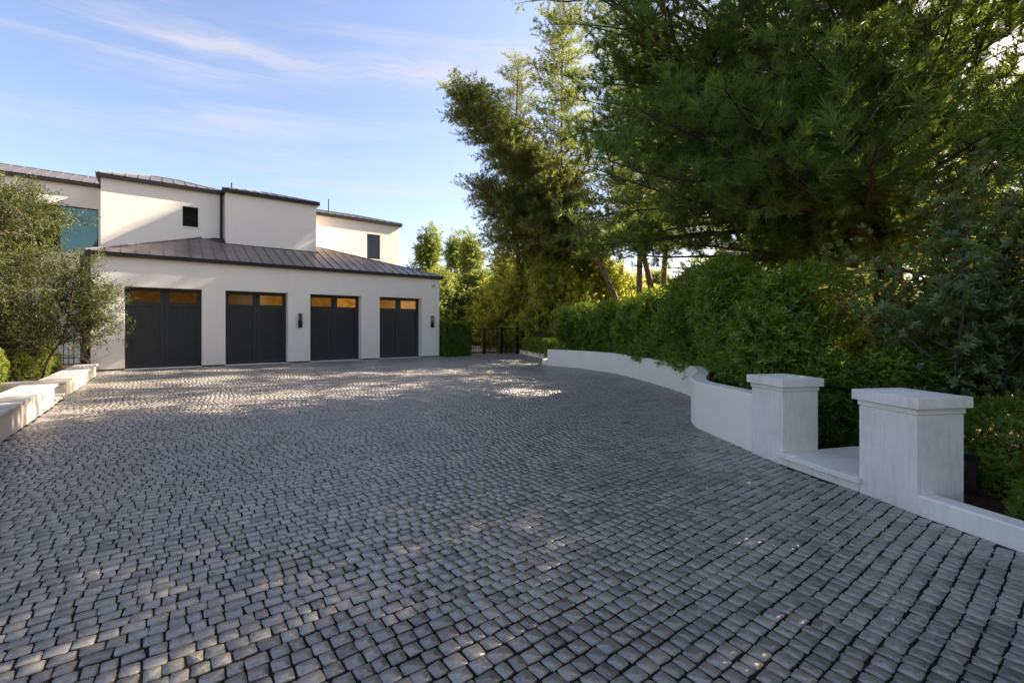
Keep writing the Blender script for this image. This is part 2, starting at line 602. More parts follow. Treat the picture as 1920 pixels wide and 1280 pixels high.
def stones(idx, level, rng):
    n = len(idx)
    ring = OCT[None] * (1 + rng.normal(0, 0.06, (n, 8, 2)))
    if level == 2:
        ring = ring[:, [0, 1, 2, 3, 4, 5, 6, 7]][:, ::2] * 1.0
        ring = np.stack([ring[:, 0] * 0 + (-1, -1), ring[:, 1] * 0 + (1, -1), ring[:, 2] * 0 + (1, 1), ring[:, 3] * 0 + (-1, 1)], 1) * (1 + rng.normal(0, 0.05, (n, 4, 2))) * 0.97
    m = ring.shape[1]
    P = ring * np.stack([sa[idx], sb[idx]], 1)[:, None]
    th = rng.normal(0, 0.035, n)
    c, s = np.cos(th)[:, None], np.sin(th)[:, None]
    P = np.stack([P[..., 0] * c - P[..., 1] * s, P[..., 0] * s + P[..., 1] * c], -1)
    ctr = np.stack([sx[idx], sy[idx]], 1)[:, None]
    z0 = np.clip(rng.normal(0, 0.0012, n), -0.0014, 0.003)[:, None]
    tx, ty = rng.normal(0, 0.012, n)[:, None], rng.normal(0, 0.012, n)[:, None]

    def lay(k, z):
        q = P * k
        zz = z0 + z + q[..., 0] * tx + q[..., 1] * ty
        return np.concatenate([q + ctr, zz[..., None]], -1)
    if level == 0:
        L = [np.concatenate([ctr, (z0 + 0.0003)[..., None]], -1), lay(0.955, 0.0) + np.concatenate([np.zeros((n, m, 2)), rng.normal(0, 0.0003, (n, m, 1))], -1), lay(0.99, -0.003), lay(1.0, -0.03)]
    elif level == 1:
        L = [lay(0.94, 0.0), lay(1.0, -0.010)]
    else:
        L = [lay(0.95, 0.0), lay(1.0, -0.012)]
    V = np.concatenate(L, 1)
    per = V.shape[1]
    base = (np.arange(n) * per)[:, None]
    i = np.arange(m)
    jn = (i + 1) % m
    faces = []

    def quads(a, b):
        q = np.stack([a + i, b + i, b + jn, a + jn], -1)
        faces.append((base[:, None] + q[None]).reshape(-1, 4))
    if level == 0:
        q = np.stack([np.zeros(m, int), 1 + i, 1 + jn], -1)
        faces.append((base[:, None] + q[None]).reshape(-1, 3))
        quads(1, 1 + m)
        quads(1 + m, 1 + 2 * m)
    else:
        faces.append(base + i[None])
        quads(0, m)
    tone = np.repeat(rng.random(n), per)
    return V.reshape(-1, 3), faces, tone


# the 300 stones that show largest: one object each, sharing twenty meshes
pool = []
sav = (sa.copy(), sb.copy(), sx.copy(), sy.copy())
for q in range(20):
    sa, sb, sx, sy = (np.array([1.0]), np.array([1.0]), np.array([0.0]), np.array([0.0]))
    r_ = np.random.default_rng(100 + q)
    ring = OCT * (1 + r_.normal(0, 0.06, (8, 2)))
    tl = r_.normal(0, 0.0006, 2)

    def ly(kk, z, nz=0.0):
        p = ring * kk
        return np.concatenate([p, (z + p @ tl + r_.normal(0, 1, 8) * nz)[:, None]], 1)
    V = np.concatenate([[[0, 0, 0.0002]], ly(0.95, 0.0, 0.0002), ly(0.99, -0.003), ly(1.0, -0.03)])
    i = np.arange(8)
    jn = (i + 1) % 8
    fs = [np.stack([np.zeros(8, int), 1 + i, 1 + jn], -1), np.stack([1 + i, 9 + i, 9 + jn, 1 + jn], -1), np.stack([9 + i, 17 + i, 17 + jn, 9 + jn], -1)]
    pool.append(np_mesh('cobblestone', V, fs, M['cobble'], np.zeros(len(V))))
sa, sb, sx, sy = sav
for n_, ii in enumerate(np.where(single)[0]):
    o = bpy.data.objects.new('cobblestone', pool[n_ % 20])
    COL.objects.link(o)
    o.parent = drive
    o.location = (sx[ii], sy[ii], np.clip(rng.normal(0, 0.001), -0.0012, 0.003))
    o.rotation_euler = (0, 0, rng.normal(0, 0.035) + (PI if rng.random() < 0.5 else 0))
    o.scale = (sa[ii], sb[ii], 1)
rest = ~single
dist = np.where(view, np.hypot(dep, lat), 20)
Vs, Fs, Ts, off = [], [], [], 0
for lvl, a, b in ((0, 0, 5.5), (1, 5.5, 11.5), (2, 11.5, 1e9)):
    idx = np.where(rest & (dist >= a) & (dist < b))[0]
    V, f, t = stones(idx, lvl, rng)
    Vs.append(V)
    Ts.append(t)
    Fs += [x + off for x in f]
    off += len(V)
me = np_mesh('cobblestones', np.concatenate(Vs), Fs, M['cobble'], np.concatenate(Ts), smooth=False)
o = link('cobblestones', me, drive, 'stuff')
print('stones', N, 'polys', len(me.polygons))

# ------------------------------------------------------------------ the house
HX0, HX1, HY = -2.03, 11.25, 21.0
house = empty('house', (4.6, 21.0, 0), 'white stucco house with four charcoal garage doors and dark standing seam roofs', 'house')
DOORS = [(-1.17, 1.10), (1.86, 4.10), (4.98, 7.21), (8.08, 10.27)]
DZ = 2.95
RECESS = 0.40


def wall_front(mb, Y, x0, x1, z0, z1, holes, deep):
    """A wall face in the plane Y looking to -Y, with openings and their reveals."""
    X = sorted({x0, x1} | {h[0] for h in holes} | {h[1] for h in holes})
    Zs = sorted({z0, z1} | {h[2] for h in holes} | {h[3] for h in holes})
    for a, b in zip(X, X[1:]):
        for c, d in zip(Zs, Zs[1:]):
            if any(h[0] <= a and b <= h[1] and h[2] <= c and d <= h[3] for h in holes):
                continue
            mb.poly([(a, Y, c), (b, Y, c), (b, Y, d), (a, Y, d)])
    for a, b, c, d in holes:
        y = Y + deep
        mb.poly([(a, Y, c), (a, Y, d), (a, y, d), (a, y, c)])
        mb.poly([(b, Y, c), (b, y, c), (b, y, d), (b, Y, d)])
        mb.poly([(a, Y, d), (b, Y, d), (b, y, d), (a, y, d)])
        if c > z0:
            mb.poly([(a, Y, c), (a, y, c), (b, y, c), (b, Y, c)])


mb = MB()
WB, WT = 0.045, 4.02
wall_front(mb, HY, HX0, HX1, WB, WT, [(a, b, WB, DZ) for a, b in DOORS], RECESS + 0.03)
mb.poly([(HX1, HY, WB), (HX1, 31, WB), (HX1, 31, WT), (HX1, HY, WT)])
mb.poly([(HX0, HY, WB), (HX0, HY, WT), (HX0, 30, WT), (HX0, 30, WB)])
# underside of the piers
pe = [HX0] + [v for d in DOORS for v in d] + [HX1]
for a, b in zip(pe[0::2], pe[1::2]):
    mb.poly([(a, HY, WB), (a, HY + RECESS, WB), (b, HY + RECESS, WB), (b, HY, WB)])
wall = mb.build('wall', M['stucco'], house)
for a, b in zip(pe[0::2], pe[1::2]):
    mb = MB()
    mb.box(a + 0.02, b - 0.02, HY + 0.02, HY + RECESS, -0.05, WB - 0.002)
    mb.build('shadow_gap', M['bronze'], house)  # dark strip standing for the shadow line in the gap below the wall finish
for a, b in DOORS:
    mb = MB()
    mb.box(a + 0.002, b - 0.002, HY - 0.06, HY + RECESS + 0.05, -0.05, 0.008)
    mb.build('threshold', M['concrete'], house)


def clip_poly(poly, x0, x1, z0, z1):
    for ax, lim, sg in ((0, x0, 1), (0, x1, -1), (1, z0, 1), (1, z1, -1)):
        out = []
        for i in range(len(poly)):
            p, q = poly[i], poly[(i + 1) % len(poly)]
            dp, dq = sg * (p[ax] - lim), sg * (q[ax] - lim)
            if dp >= 0:
                out.append(p)
            if dp * dq < 0:
                t = dp / (dp - dq)
                out.append((p[0] + (q[0] - p[0]) * t, p[1] + (q[1] - p[1]) * t))
        poly = out
        if len(poly) < 3:
            return []
    return poly


def garage_door(x0, x1, panes):
    w = x1 - x0
    y = HY + RECESS                       # face of the frame
    xm = (x0 + x1) / 2
    st = 0.145
    fr = MB()
    e = 0.001
    zs = [0.012, 0.175, 2.28, 2.43, 2.82, DZ - e]
    for s0, s1 in ((x0 + e, xm - 0.006), (xm + 0.006, x1 - e)):
        so = st if s0 == x0 + e else 0.125
        si = 0.125 if s0 == x0 + e else st
        fr.box(s0, s0 + so, y, y + 0.05, zs[0], zs[5])
        fr.box(s1 - si, s1, y, y + 0.05, zs[0], zs[5])
        for za, zb in ((zs[0], zs[1]), (zs[2], zs[3]), (zs[4], zs[5])):
            fr.box(s0 + so, s1 - si, y + 0.002, y + 0.05, za, zb)
        fr.box(s0 + so, s1 - si, y + 0.045, y + 0.05, zs[1], zs[2])
    fr.box(xm - 0.006, xm + 0.006, y + 0.03, y + 0.05, zs[0], zs[5])
    d = fr.build('garage_door', M['door'], house)
    for li, (s0, s1) in enumerate(((x0 + e + st, xm - 0.006 - 0.125), (xm + 0.006 + 0.125, x1 - e - st))):
        pn = MB()
        pn.poly([(s0, y + 0.025, zs[3]), (s1, y + 0.025, zs[3]), (s1, y + 0.025, zs[4]), (s0, y + 0.025, zs[4])])
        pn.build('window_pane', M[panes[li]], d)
        pl = 0.165                         # rise of one plank along z
        sg = 1 if li == 0 else -1
        ww = s1 - s0
        for q in range(-6, int(2.3 / pl) + 2):
            z = zs[1] + q * pl
            g_ = 0.009
            p = [(s0, z + g_), (s1, z + ww + g_), (s1, z + ww + pl - g_), (s0, z + pl - g_)]
            if sg < 0:
                p = [(s0 + s1 - a, b) for a, b in p][::-1]
            p = clip_poly(p, s0 + 0.002, s1 - 0.002, zs[1] + 0.002, zs[2] - 0.002)
            if len(p) < 3:
                continue
            b_ = MB()
            b_.prism([(a, y + 0.026, b) for a, b in p], [(a, y + 0.044, b) for a, b in p], cap=False)
            b_.poly([(a, y + 0.026, b) for a, b in p])
            b_.build('plank', M['door'], d)
    return d


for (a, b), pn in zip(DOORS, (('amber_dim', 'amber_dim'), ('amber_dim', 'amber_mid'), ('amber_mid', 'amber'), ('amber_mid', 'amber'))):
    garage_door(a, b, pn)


def panel_plane(roof, quad, seam=0.40, x_off=0.0):
    """Standing seam panels over a planar convex polygon whose eave runs along X; each panel its own object."""
    P = [np.array(p, float) for p in quad]
    n = np.cross(P[1] - P[0], P[2] - P[0])
    n /= np.linalg.norm(n)
    if n[2] < 0:
        n = -n
    s = np.array((1.0, 0, 0))
    t = np.cross(n, s)
    if t[2] < 0:
        t = -t
    q2 = [((p - P[0]) @ s, (p - P[0]) @ t) for p in P]
    a0, a1 = min(p[0] for p in q2), max(p[0] for p in q2)
    up = max(p[1] for p in q2)
    k0 = math.floor((a0 - x_off) / seam)
    to = lambda a, b, h: tuple(P[0] + s * a + t * b + n * h)
    for kx in range(k0, int((a1 - x_off) / seam) + 2):
        xa, xb = x_off + kx * seam, x_off + (kx + 1) * seam
        # clip strip against the polygon: clip polygon to the strip
        pp = clip_poly(q2, xa + 0.004, xb - 0.004, -1e3, 1e3)
        if len(pp) < 3 or xb - xa < 0.02:
            continue
        lo, hi = min(p[0] for p in pp), max(p[0] for p in pp)
        if hi - lo < 0.03:
            continue
        b_ = MB()
        b_.prism([to(a, b, 0.012) for a, b in pp], [to(a, b, 0.02) for a, b in pp])
        col = clip_poly(q2, xa - 0.012, xa + 0.012, -1e3, 1e3)
        if len(col) >= 3:
            b_.prism([to(a, b, 0.021) for a, b in col], [to(a, b, 0.052) for a, b in col])
        b_.build('panel', M['roof'], roof)


def hip_roof(front, left, right, back=None, seam=0.40, x_off=0.0, fascia=True):
    """Roof part: base planes; the front plane carries panels."""
    mb = MB()
    for q in (front, left, right, back):
        if q:
            mb.poly(q)
    r = mb.build('roof', M['bronze'], house)
    panel_plane(r, front, seam, x_off)
    # side planes: flat sheets just above the base, and caps along the hips
    for q in (left, right):
        if not q:
            continue
        P = [np.array(p, float) for p in q]
        n = np.cross(P[1] - P[0], P[2] - P[0])
        n /= np.linalg.norm(n)
        n = n if n[2] > 0 else -n
        b_ = MB()
        b_.prism([tuple(p + n * 0.012) for p in P], [tuple(p + n * 0.02) for p in P])
        b_.build('panel', M['roof'], r)
    return r


OV = 0.14
ZE = 4.09
A, B = (HX0 - OV, HY - OV, ZE), (HX1 + OV, HY - OV, ZE)
C, D = (6.18, 24.76, ZE + 1.52), (1.73, 24.76, ZE + 1.52)
lower = hip_roof([A, B, C, D], [A, D, (1.73, 27.5, ZE + 1.52), (HX0 - OV, 27.5, ZE)], [B, (HX1 + OV, 30.5, ZE), (6.18, 30.5, ZE + 1.52), C], x_off=0.12)
for p, q in ((A, D), (B, C)):
    mb = MB()
    mb.tube([np.array(p) + (0, 0, 0.03), np.array(q) + (0, 0, 0.03)], 0.035, 5)
    mb.build('hip_cap', M['roof'], lower)


def gutter(segs, z0, z1, parent=house):
    """Box gutters as mitred plan strips, each (outer a, outer b, inner b, inner a)."""
    mb = MB()
    for plan in segs:
        mb.slab(plan, z0, z1)
    return mb.build('gutter', M['bronze'], parent)


gz0, gz1 = 3.97, 4.10
gutter([[(HX0 - OV, HY - OV), (HX1 + OV, HY - OV), (HX1 + 0.001, HY - 0.001), (HX0 - 0.001, HY - 0.001)],
        [(HX1 + OV, HY - OV + 0.001), (HX1 + OV, 30), (HX1 + 0.002, 30), (HX1 + 0.002, HY)],
        [(HX0 - OV, HY - OV + 0.001), (HX0 - 0.002, HY), (HX0 - 0.002, 27), (HX0 - OV, 27)]], gz0, gz1)

# upper storey: walls standing at four depths
UZ = 7.45
GT = 7.58
Y0, Y1, Y2, Y3 = 26.2, 24.25, 23.6, 25.5
W1 = (0.57, 1.13, 5.87, 6.74)
W3 = (9.07, 9.85, 5.40, 6.81)
W0 = (-6.6, -2.30, 4.6, 6.54)
for nm, (Y, xa, xb, za, zb, holes) in dict(w1=(Y1, -2.06, 2.10, 4.1, UZ + .06, [W1]), w2=(Y2, 2.10, 5.87, 4.95, UZ + .06, []), w3=(Y3, 5.87, 11.0, 4.2, UZ + .06, [W3]),
                                           w0=(Y0, -14.0, -2.06, 0.0, UZ + .06, [W0])).items():
    mb = MB()
    wall_front(mb, Y, xa, xb, za, zb, holes, 0.12)
    if nm == 'w1':
        mb.poly([(xa, Y, za), (xa, Y, zb), (xa, 29, zb), (xa, 29, za)])
    if nm == 'w2':
        mb.poly([(xa, Y, za), (xa, Y, zb), (xa, Y1, zb), (xa, Y1, za)])
        mb.poly([(xb, Y, za), (xb, Y3, za), (xb, Y3, zb), (xb, Y, zb)])
    if nm == 'w3':
        mb.poly([(xb, Y, za), (xb, 31, za), (xb, 31, zb), (xb, Y, zb)])
    mb.build('wall', M['stucco'], house)


def window(Y, x0, x1, z0, z1, bars=(), glass='glass'):
    y = Y + 0.10
    f = 0.035
    mb = MB()
    mb.box(x0 + .001, x0 + f, y, y + 0.05, z0 + .001, z1 - .001)
    mb.box(x1 - f, x1 - .001, y, y + 0.05, z0 + .001, z1 - .001)
    mb.box(x0 + f, x1 - f, y, y + 0.05, z0 + .001, z0 + f)
    mb.box(x0 + f, x1 - f, y, y + 0.05, z1 - f, z1 - .001)
    for b in bars:
        mb.box(b - 0.03, b + 0.03, y, y + 0.05, z0 + f, z1 - f)
    w = mb.build('window', M['bronze'], house)
    xs = [x0 + f] + [v for b in bars for v in (b - 0.03, b + 0.03)] + [x1 - f]
    for a, b in zip(xs[0::2], xs[1::2]):
        g_ = MB()
        g_.box(a, b, y + 0.022, y + 0.03, z0 + f, z1 - f)
        g_.build('pane', M[glass], w)
    return w


window(Y1, *W1)
window(Y3, *W3)
window(Y0, *W0, bars=(-3.53, -5.0), glass='coated')
mb = MB()
mb.box(W3[0] - 0.03, W3[1] + 0.03, Y3 - 0.03, Y3 - 0.001, W3[2] - 0.05, W3[2] - 0.001)
mb.build('sill', M['stucco'], house)
mb = MB()
mb.box(W1[0] - 0.03, W1[1] + 0.03, Y1 - 0.03, Y1 - 0.001, W1[2] - 0.05, W1[2] - 0.001)
mb.build('sill', M['stucco'], house)


def upper_roof(xa, xb, Y, tp, zr, yb, x_off=0.0, lefthip=True, righthip=True):
    a, b = xa - OV, xb + OV
    y = Y - OV
    h = zr
    d = h / tp
    A = (a, y, GT)
    B = (b, y, GT)
    C = (b - d if righthip else b, y + d, GT + h)
    D = (a + d if lefthip else a, y + d, GT + h)
    left = [A, D, (D[0], yb, GT + h), (a, yb, GT)] if lefthip else None
    right = [B, (b, yb, GT), (C[0], yb, GT + h), C] if righthip else None
    r = hip_roof([A, B, C, D], left, right, None, 0.40, x_off)
    for p, q, k_ in ((A, D, lefthip), (B, C, righthip), (D, C, True)):
        if k_:
            mb = MB()
            mb.tube([np.array(p) + (0, 0, 0.025), np.array(q) + (0, 0, 0.025)], 0.03, 5)
            mb.build('hip_cap', M['roof'], r)
    return r


upper_roof(-2.06, 2.10 - OV, Y1, 0.36, 0.62, 30, 0.1)
upper_roof(2.10, 5.87, Y2, 0.30, 0.50, 30, 0.2)
upper_roof(5.87 - 0.3, 11.0, Y3, 0.30, 0.60, 31, 0.3, lefthip=False)
upper_roof(-14.0, -2.06 - OV, Y0, 0.36, 0.74, 31, 0.15, lefthip=False, righthip=False)
G0, G1z = 7.45, 7.59
for xa, xb, Y, le, re in ((-2.06, 2.09, Y1, 27.5, None), (2.10, 5.87, Y2, Y1, Y3), (5.88, 11.0, Y3, None, 31), (-14.0, -2.07, Y0, None, None)):
    segs = []
    a = xa - (OV if le else 0)
    b = xb + (OV if re else 0)
    segs.append([(a, Y - OV), (b, Y - OV), (xb, Y - 0.001), (xa, Y - 0.001)])
    if le:
        segs.append([(xa - OV, Y - OV + .001), (xa - .002, Y), (xa - .002, le), (xa - OV, le)])
    if re:
        segs.append([(xb + OV, Y - OV + .001), (xb + OV, re), (xb + .002, re), (xb + .002, Y)])
    gutter(segs, G0, G1z)
# downspout in the corner between the first and second upper wall, with its outlet flashing on the roof
mb = MB()
mb.box(1.93, 2.03, Y1 - 0.10, Y1 - 0.004, 5.32, G0)
mb.build('downspout', M['bronze'], house)
mb = MB()
mb.box(-2.29, -2.05, 20.86, 21.10, -0.02, gz0 - 0.002)
mb.build('downspout', M['bronze'], house)
mb = MB()
mb.prism([(1.15, 23.95, 5.26), (2.09, 23.62, 5.16), (2.09, 24.24, 5.40), (1.3, 24.24, 5.40)], [(1.2, 23.97, 5.30), (2.09, 23.64, 5.24), (2.09, 24.24, 5.48), (1.75, 24.24, 5.50)])
mb.build('flashing', M['bronze'], house)
mb = MB()
mb.box(2.06, 5.93, Y2 - 0.05, Y2 - 0.002, 5.12, 5.19)
mb.build('flashing', M['bronze'], house)
for x, y, z, h, r in ((7.25, 26.5, 7.95, 0.72, 0.03), (2.45, 24.9, 7.9, 0.35, 0.03)):
    mb = MB()
    mb.tube([(x, y, z - 0.1), (x, y, z + h)], r, 8)
    mb.build('vent_pipe', M['bronze'], house)

# wall lamps and security camera
for x, lab in ((4.565, 'slim black wall lamp between the second and third garage doors'), (10.835, 'slim black wall lamp right of the last garage door')):
    l = empty('wall_lamp', (x, HY, 1.8), lab, 'wall lamp', 'wall lamps on the garage front')
    mb = MB()
    mb.box(x - 0.075, x + 0.075, HY - 0.10, HY - 0.001, 1.50, 1.79)
    mb.box(x - 0.05, x + 0.05, HY - 0.04, HY - 0.001, 1.79, 2.10)
    mb.build('lamp_body', M['iron'], l, 0.006)
    mb = MB()
    mb.box(x - 0.072, x + 0.072, HY - 0.097, HY - 0.042, 1.791, 2.09)
    mb.build('lamp_shade', M['lampglass'], l, 0.006)
sc_ = empty('security_camera', (10.86, HY, 3.66), 'small white dome security camera high on the garage corner', 'security camera')
mb = MB()
mb.tube([(10.86, HY - 0.001, 3.66), (10.86, HY - 0.05, 3.66)], 0.085, 14)
mb.tube([(10.86, HY - 0.05, 3.66), (10.86, HY - 0.09, 3.655), (10.86, HY - 0.12, 3.65), (10.86, HY - 0.135, 3.648)], [0.075, 0.068, 0.045, 0.015], 14)
mb.build('camera_body', M['white_plastic'], sc_, smooth=False)
mb = MB()
mb.tube([(10.88, HY - 0.10, 3.645), (10.885, HY - 0.14, 3.635)], 0.035, 10)
mb.build('lens', M['iron'], sc_)

# ------------------------------------------------------------------ garden walls, pillars, kerbs


def offset_path(path, d):
    P = np.array(path, float)
    T = np.gradient(P, axis=0)
    T /= np.linalg.norm(T, axis=1)[:, None]
    return P + np.stack([-T[:, 1], T[:, 0]], 1) * d


def ribbon_wall(name, path, thick, z0, ztop, mat, label, cat, bevel=0.012, smooth=True, parent=None):
    """A wall following a plan curve; ztop(t) with t from 0 to 1."""
    P = np.array(path, float)
    Q = offset_path(path, thick)
    n = len(P)
    b = bevel
    P_in, Q_in = offset_path(path, b), offset_path(path, thick - b)
    rows = []
    for i in range(n):
        zt = ztop(i / (n - 1))
        rows.append([(*P[i], z0), (*P[i], zt - b), (*P_in[i], zt), (*Q_in[i], zt), (*Q[i], zt - b), (*Q[i], z0)])
    V = np.array(rows).reshape(-1, 3)
    f = []
    for i in range(n - 1):
        for k in range(5):
            f.append((i * 6 + k, i * 6 + 6 + k, i * 6 + 7 + k, i * 6 + 1 + k))
    ends = [[0, 1, 2, 3, 4, 5], [(n - 1) * 6 + k for k in (5, 4, 3, 2, 1, 0)]]
    me = np_mesh(name, V, [np.array(f), np.array(ends)], mat)
    if smooth:
        sm = np.zeros(len(me.polygons), bool)
        me.polygons.foreach_set('use_smooth', sm)
    o = link(name, me, parent)
    return tag(o, label, cat)


wall_pts = catmull(WALL_PATH, 12)
# offset to the right of travel (away from the drive)
ribbon_wall('retaining_wall', wall_pts, 0.24, -0.05, lambda t: 0.63 + 0.07 * t, M['concrete'], 'long white curved retaining wall in front of the hedge', 'wall')
mb = MB()
mb.slab([(12.20, 14.02), (12.62, 14.38), (12.86, 14.05), (12.40, 13.44), (11.95, 13.44)], -0.05, 0.19)
s = mb.build('step', M['concrete'], None, 0.012)
tag(s, 'small white step at the far end of the curved wall', 'step')
kp = catmull(KERB_FAR[:4], 8)
ribbon_wall('kerb', kp, 0.18, -0.05, lambda t: 0.20 + 0.02 * t, M['concrete'], 'low white kerb under the clipped hedge by the gate', 'kerb', 0.01)
kp = catmull(KERB, 8)
ribbon_wall('kerb', kp, 0.17, -0.05, lambda t: 0.155 + 0.03 * t, M['cast'], 'low grey concrete kerb running from the near pillar out of view', 'kerb', 0.012)
ribbon_wall('kerb', [(11.6, 25.3), (13.6, 25.0), (15.4, 24.0), (17.0, 22.3), (17.8, 20.6)], 0.2, -0.05, lambda t: 0.32, M['concrete'], 'low white kerb seen through the bars of the gate', 'kerb', 0.01)


def pillar(a, b, g, label):
    a, b = np.array(a), np.array(b)
    e = (b - a) / np.linalg.norm(b - a)
    g = np.array((-e[1], e[0])) if (np.array((-e[1], e[0])) @ g) > 0 else np.array((e[1], -e[0]))
    w, d = np.linalg.norm(b - a), 0.455

    def rect(o_):
        return [tuple(a - e * o_ - g * o_), tuple(b + e * o_ - g * o_), tuple(b + e * o_ + g * (d + o_)), tuple(a - e * o_ + g * (d + o_))]
    c = (a + b) / 2 + g * d / 2
    t = empty('gate_pillar', (c[0], c[1], 0), label, 'pillar', 'concrete pillars beside the drive')
    mb = MB()
    mb.slab(rect(0.0), -0.05, 0.792)
    mb.build('shaft', M['cast'], t, 0.006)
    mb = MB()
    mb.slab(rect(-0.008), 0.792, 0.798)
    mb.slab(rect(0.008), 0.798, 0.838)
    mb.slab(rect(-0.004), 0.838, 0.845)
    mb.build('neck', M['cast'], t)
    mb = MB()
    lo, hi = rect(0.040), rect(0.040)
    n0 = len(mb.v)
    mb.v += [(x, y, 0.845) for x, y in lo] + [(x, y, 0.935) for x, y in hi] + [(c[0], c[1], 0.962)]
    for i in range(4):
        j = (i + 1) % 4
        mb.f.append([n0 + i, n0 + j, n0 + 4 + j, n0 + 4 + i])
        mb.f.append([n0 + 4 + i, n0 + 4 + j, n0 + 8])
    mb.f.append([n0 + 3, n0 + 2, n0 + 1, n0])
    mb.build('cap', M['cast'], t, 0.006)
    return t, e, g


pillar(P1A, P1B, G1, 'grey concrete pillar joined to the end of the curved wall')
pillar(P2A, P2B, G1, 'nearest grey concrete pillar joined to the low kerb')
ee = (P2A - P1B) / np.linalg.norm(P2A - P1B)
gg = np.array((-ee[1], ee[0]))
gg = gg if gg @ G1 > 0 else -gg
st = empty('stone_step', (5.6, 1.6, 0), 'pale stone step slab between the two concrete pillars', 'step')
q0, q1 = P1B + ee * 0.002, P2A - ee * 0.002
mb = MB()
mb.slab([tuple(q0 - gg * 0.0), tuple(q1), tuple(q1 + gg * 1.0), tuple(q0 + gg * 1.0)], -0.05, 0.085)
mb.build('riser', M['cast'], st)
mb = MB()
a, b = P1B - ee * 0.05, P2A + ee * 0.03
mb.slab([tuple(a - gg * 0.055), tuple(b - gg * 0.055), tuple(b - gg * 0.012), tuple(q1 - gg * 0.012), tuple(q1 + gg * 1.02), tuple(q0 + gg * 1.02), tuple(q0 - gg * 0.012), tuple(a - gg * 0.012)], 0.086, 0.138)
mb.build('tread', M['cast'], st, 0.006)
# handrails of the garden steps behind the pillars
hr = empty('handrail', (5.52, 0.72, 0), 'black steel handrail post behind the nearest pillar', 'handrail')
mb = MB()
mb.box(5.49, 5.55, 0.69, 0.75, -0.3, 0.355)
mb.build('post', M['iron'], hr)
mb = MB()
mb.prism([(5.47, 0.68, 0.355), (5.56, 0.68, 0.355), (5.56, 0.68, 0.39), (5.47, 0.68, 0.39)], [(5.53, 1.02, 0.365), (5.60, 1.0, 0.365), (5.60, 1.0, 0.40), (5.53, 1.02, 0.40)])
mb.build('rail', M['iron'], hr)
hr = empty('handrail', (6.6, 1.7, 0), 'dark handrail sloping down behind the gap between the pillars', 'handrail')
mb = MB()
mb.tube([(5.92, 2.28, 0.86), (6.4, 1.98, 0.78), (7.3, 1.42, 0.52)], 0.022, 8)
mb.build('rail', M['iron'], hr)
mb = MB()
for x, y, z in ((7.25, 1.45, 0.53),):
    mb.tube([(x, y, -0.2), (x, y, z)], 0.016, 6)
mb.build('post', M['iron'], hr)


def planter(y0, y1, ztop, label, xback, segs):
    """Low garden wall along the left edge of the drive, capped with coping stones."""
    t = empty('garden_wall', (-1.9, (y0 + y1) / 2, 0), label, 'garden wall', 'low garden walls left of the drive')
    mb = MB()
    mb.box(-2.14, -1.72, y0, y1, -0.05, ztop - 0.052)
    if xback:
        mb.box(xback, -2.141, y0, y0 + 0.42, -0.05, ztop - 0.052)
    mb.build('wall_body', M['garden_wall'], t)
    ed = np.linspace(y0 - 0.04, y1 + 0.04, segs + 1)
    for a, b in zip(ed, ed[1:]):
        mb = MB()
        mb.box(-2.19, -1.67, a + 0.0025, b - 0.0025, ztop - 0.05, ztop)
        mb.build('coping_stone', M['coping'], t, 0.006)
    if xback:
        mb = MB()
        mb.box(xback - 0.05, -2.195, y0 - 0.0375, y0 + 0.47, ztop - 0.05, ztop - 0.0015)
        mb.build('coping_stone', M['coping'], t, 0.006)


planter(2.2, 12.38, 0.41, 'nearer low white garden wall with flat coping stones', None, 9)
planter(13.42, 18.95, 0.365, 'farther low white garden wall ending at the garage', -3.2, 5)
st = empty('stone_step', (-1.95, 12.9, 0), 'pale stone step in the gap between the two garden walls', 'step')
mb = MB()
mb.box(-3.0, -1.74, 12.384, 13.415, -0.05, 0.062)
mb.build('riser', M['concrete'], st)
mb = MB()
mb.box(-3.0, -1.70, 12.387, 13.412, 0.063, 0.115)
mb.build('tread', M['coping'], st, 0.006)
mb = MB()
mb.box(-9.0, -2.145, 0.5, 12.37, -0.05, 0.30)
mb.box(-9.0, -2.145, 13.85, 20.6, -0.05, 0.27)
mb.build('soil_bed', M['mulch'], kind='structure')
# soil behind the curved wall and the near kerb
mb = MB()
off_p = offset_path(wall_pts, 0.235)
pl = [tuple(p) for p in off_p] + [(6.6, 3.0), (9.4, 3.6), (12.6, 6), (14.5, 9), (14.2, 13)]
mb.slab(pl, -0.05, 0.42)
mb.build('soil_bed', M['mulch'], kind='structure')
mb = MB()
ko = offset_path(kp, 0.165)
mb.slab([tuple(p) for p in ko] + [(9, -4), (9, 0.9), (5.5, 1.0)], -0.055, 0.055)
mb.build('soil_bed', M['mulch'], kind='structure')
# spotlight in the planting bed
sp = empty('garden_spotlight', (-2.45, 13.0, 0.27), 'small dark garden spotlight among the clipped shrubs', 'spotlight')
mb = MB()
mb.tube([(-2.50, 14.0, 0.26), (-2.50, 14.0, 0.36)], 0.012, 6)
mb.build('stake', M['iron'], sp)
mb = MB()
mb.tube([(-2.47, 13.95, 0.34), (-2.53, 14.08, 0.44)], [0.035, 0.04], 10)
mb.build('lamp_head', M['iron'], sp)

# ------------------------------------------------------------------ gate and fence


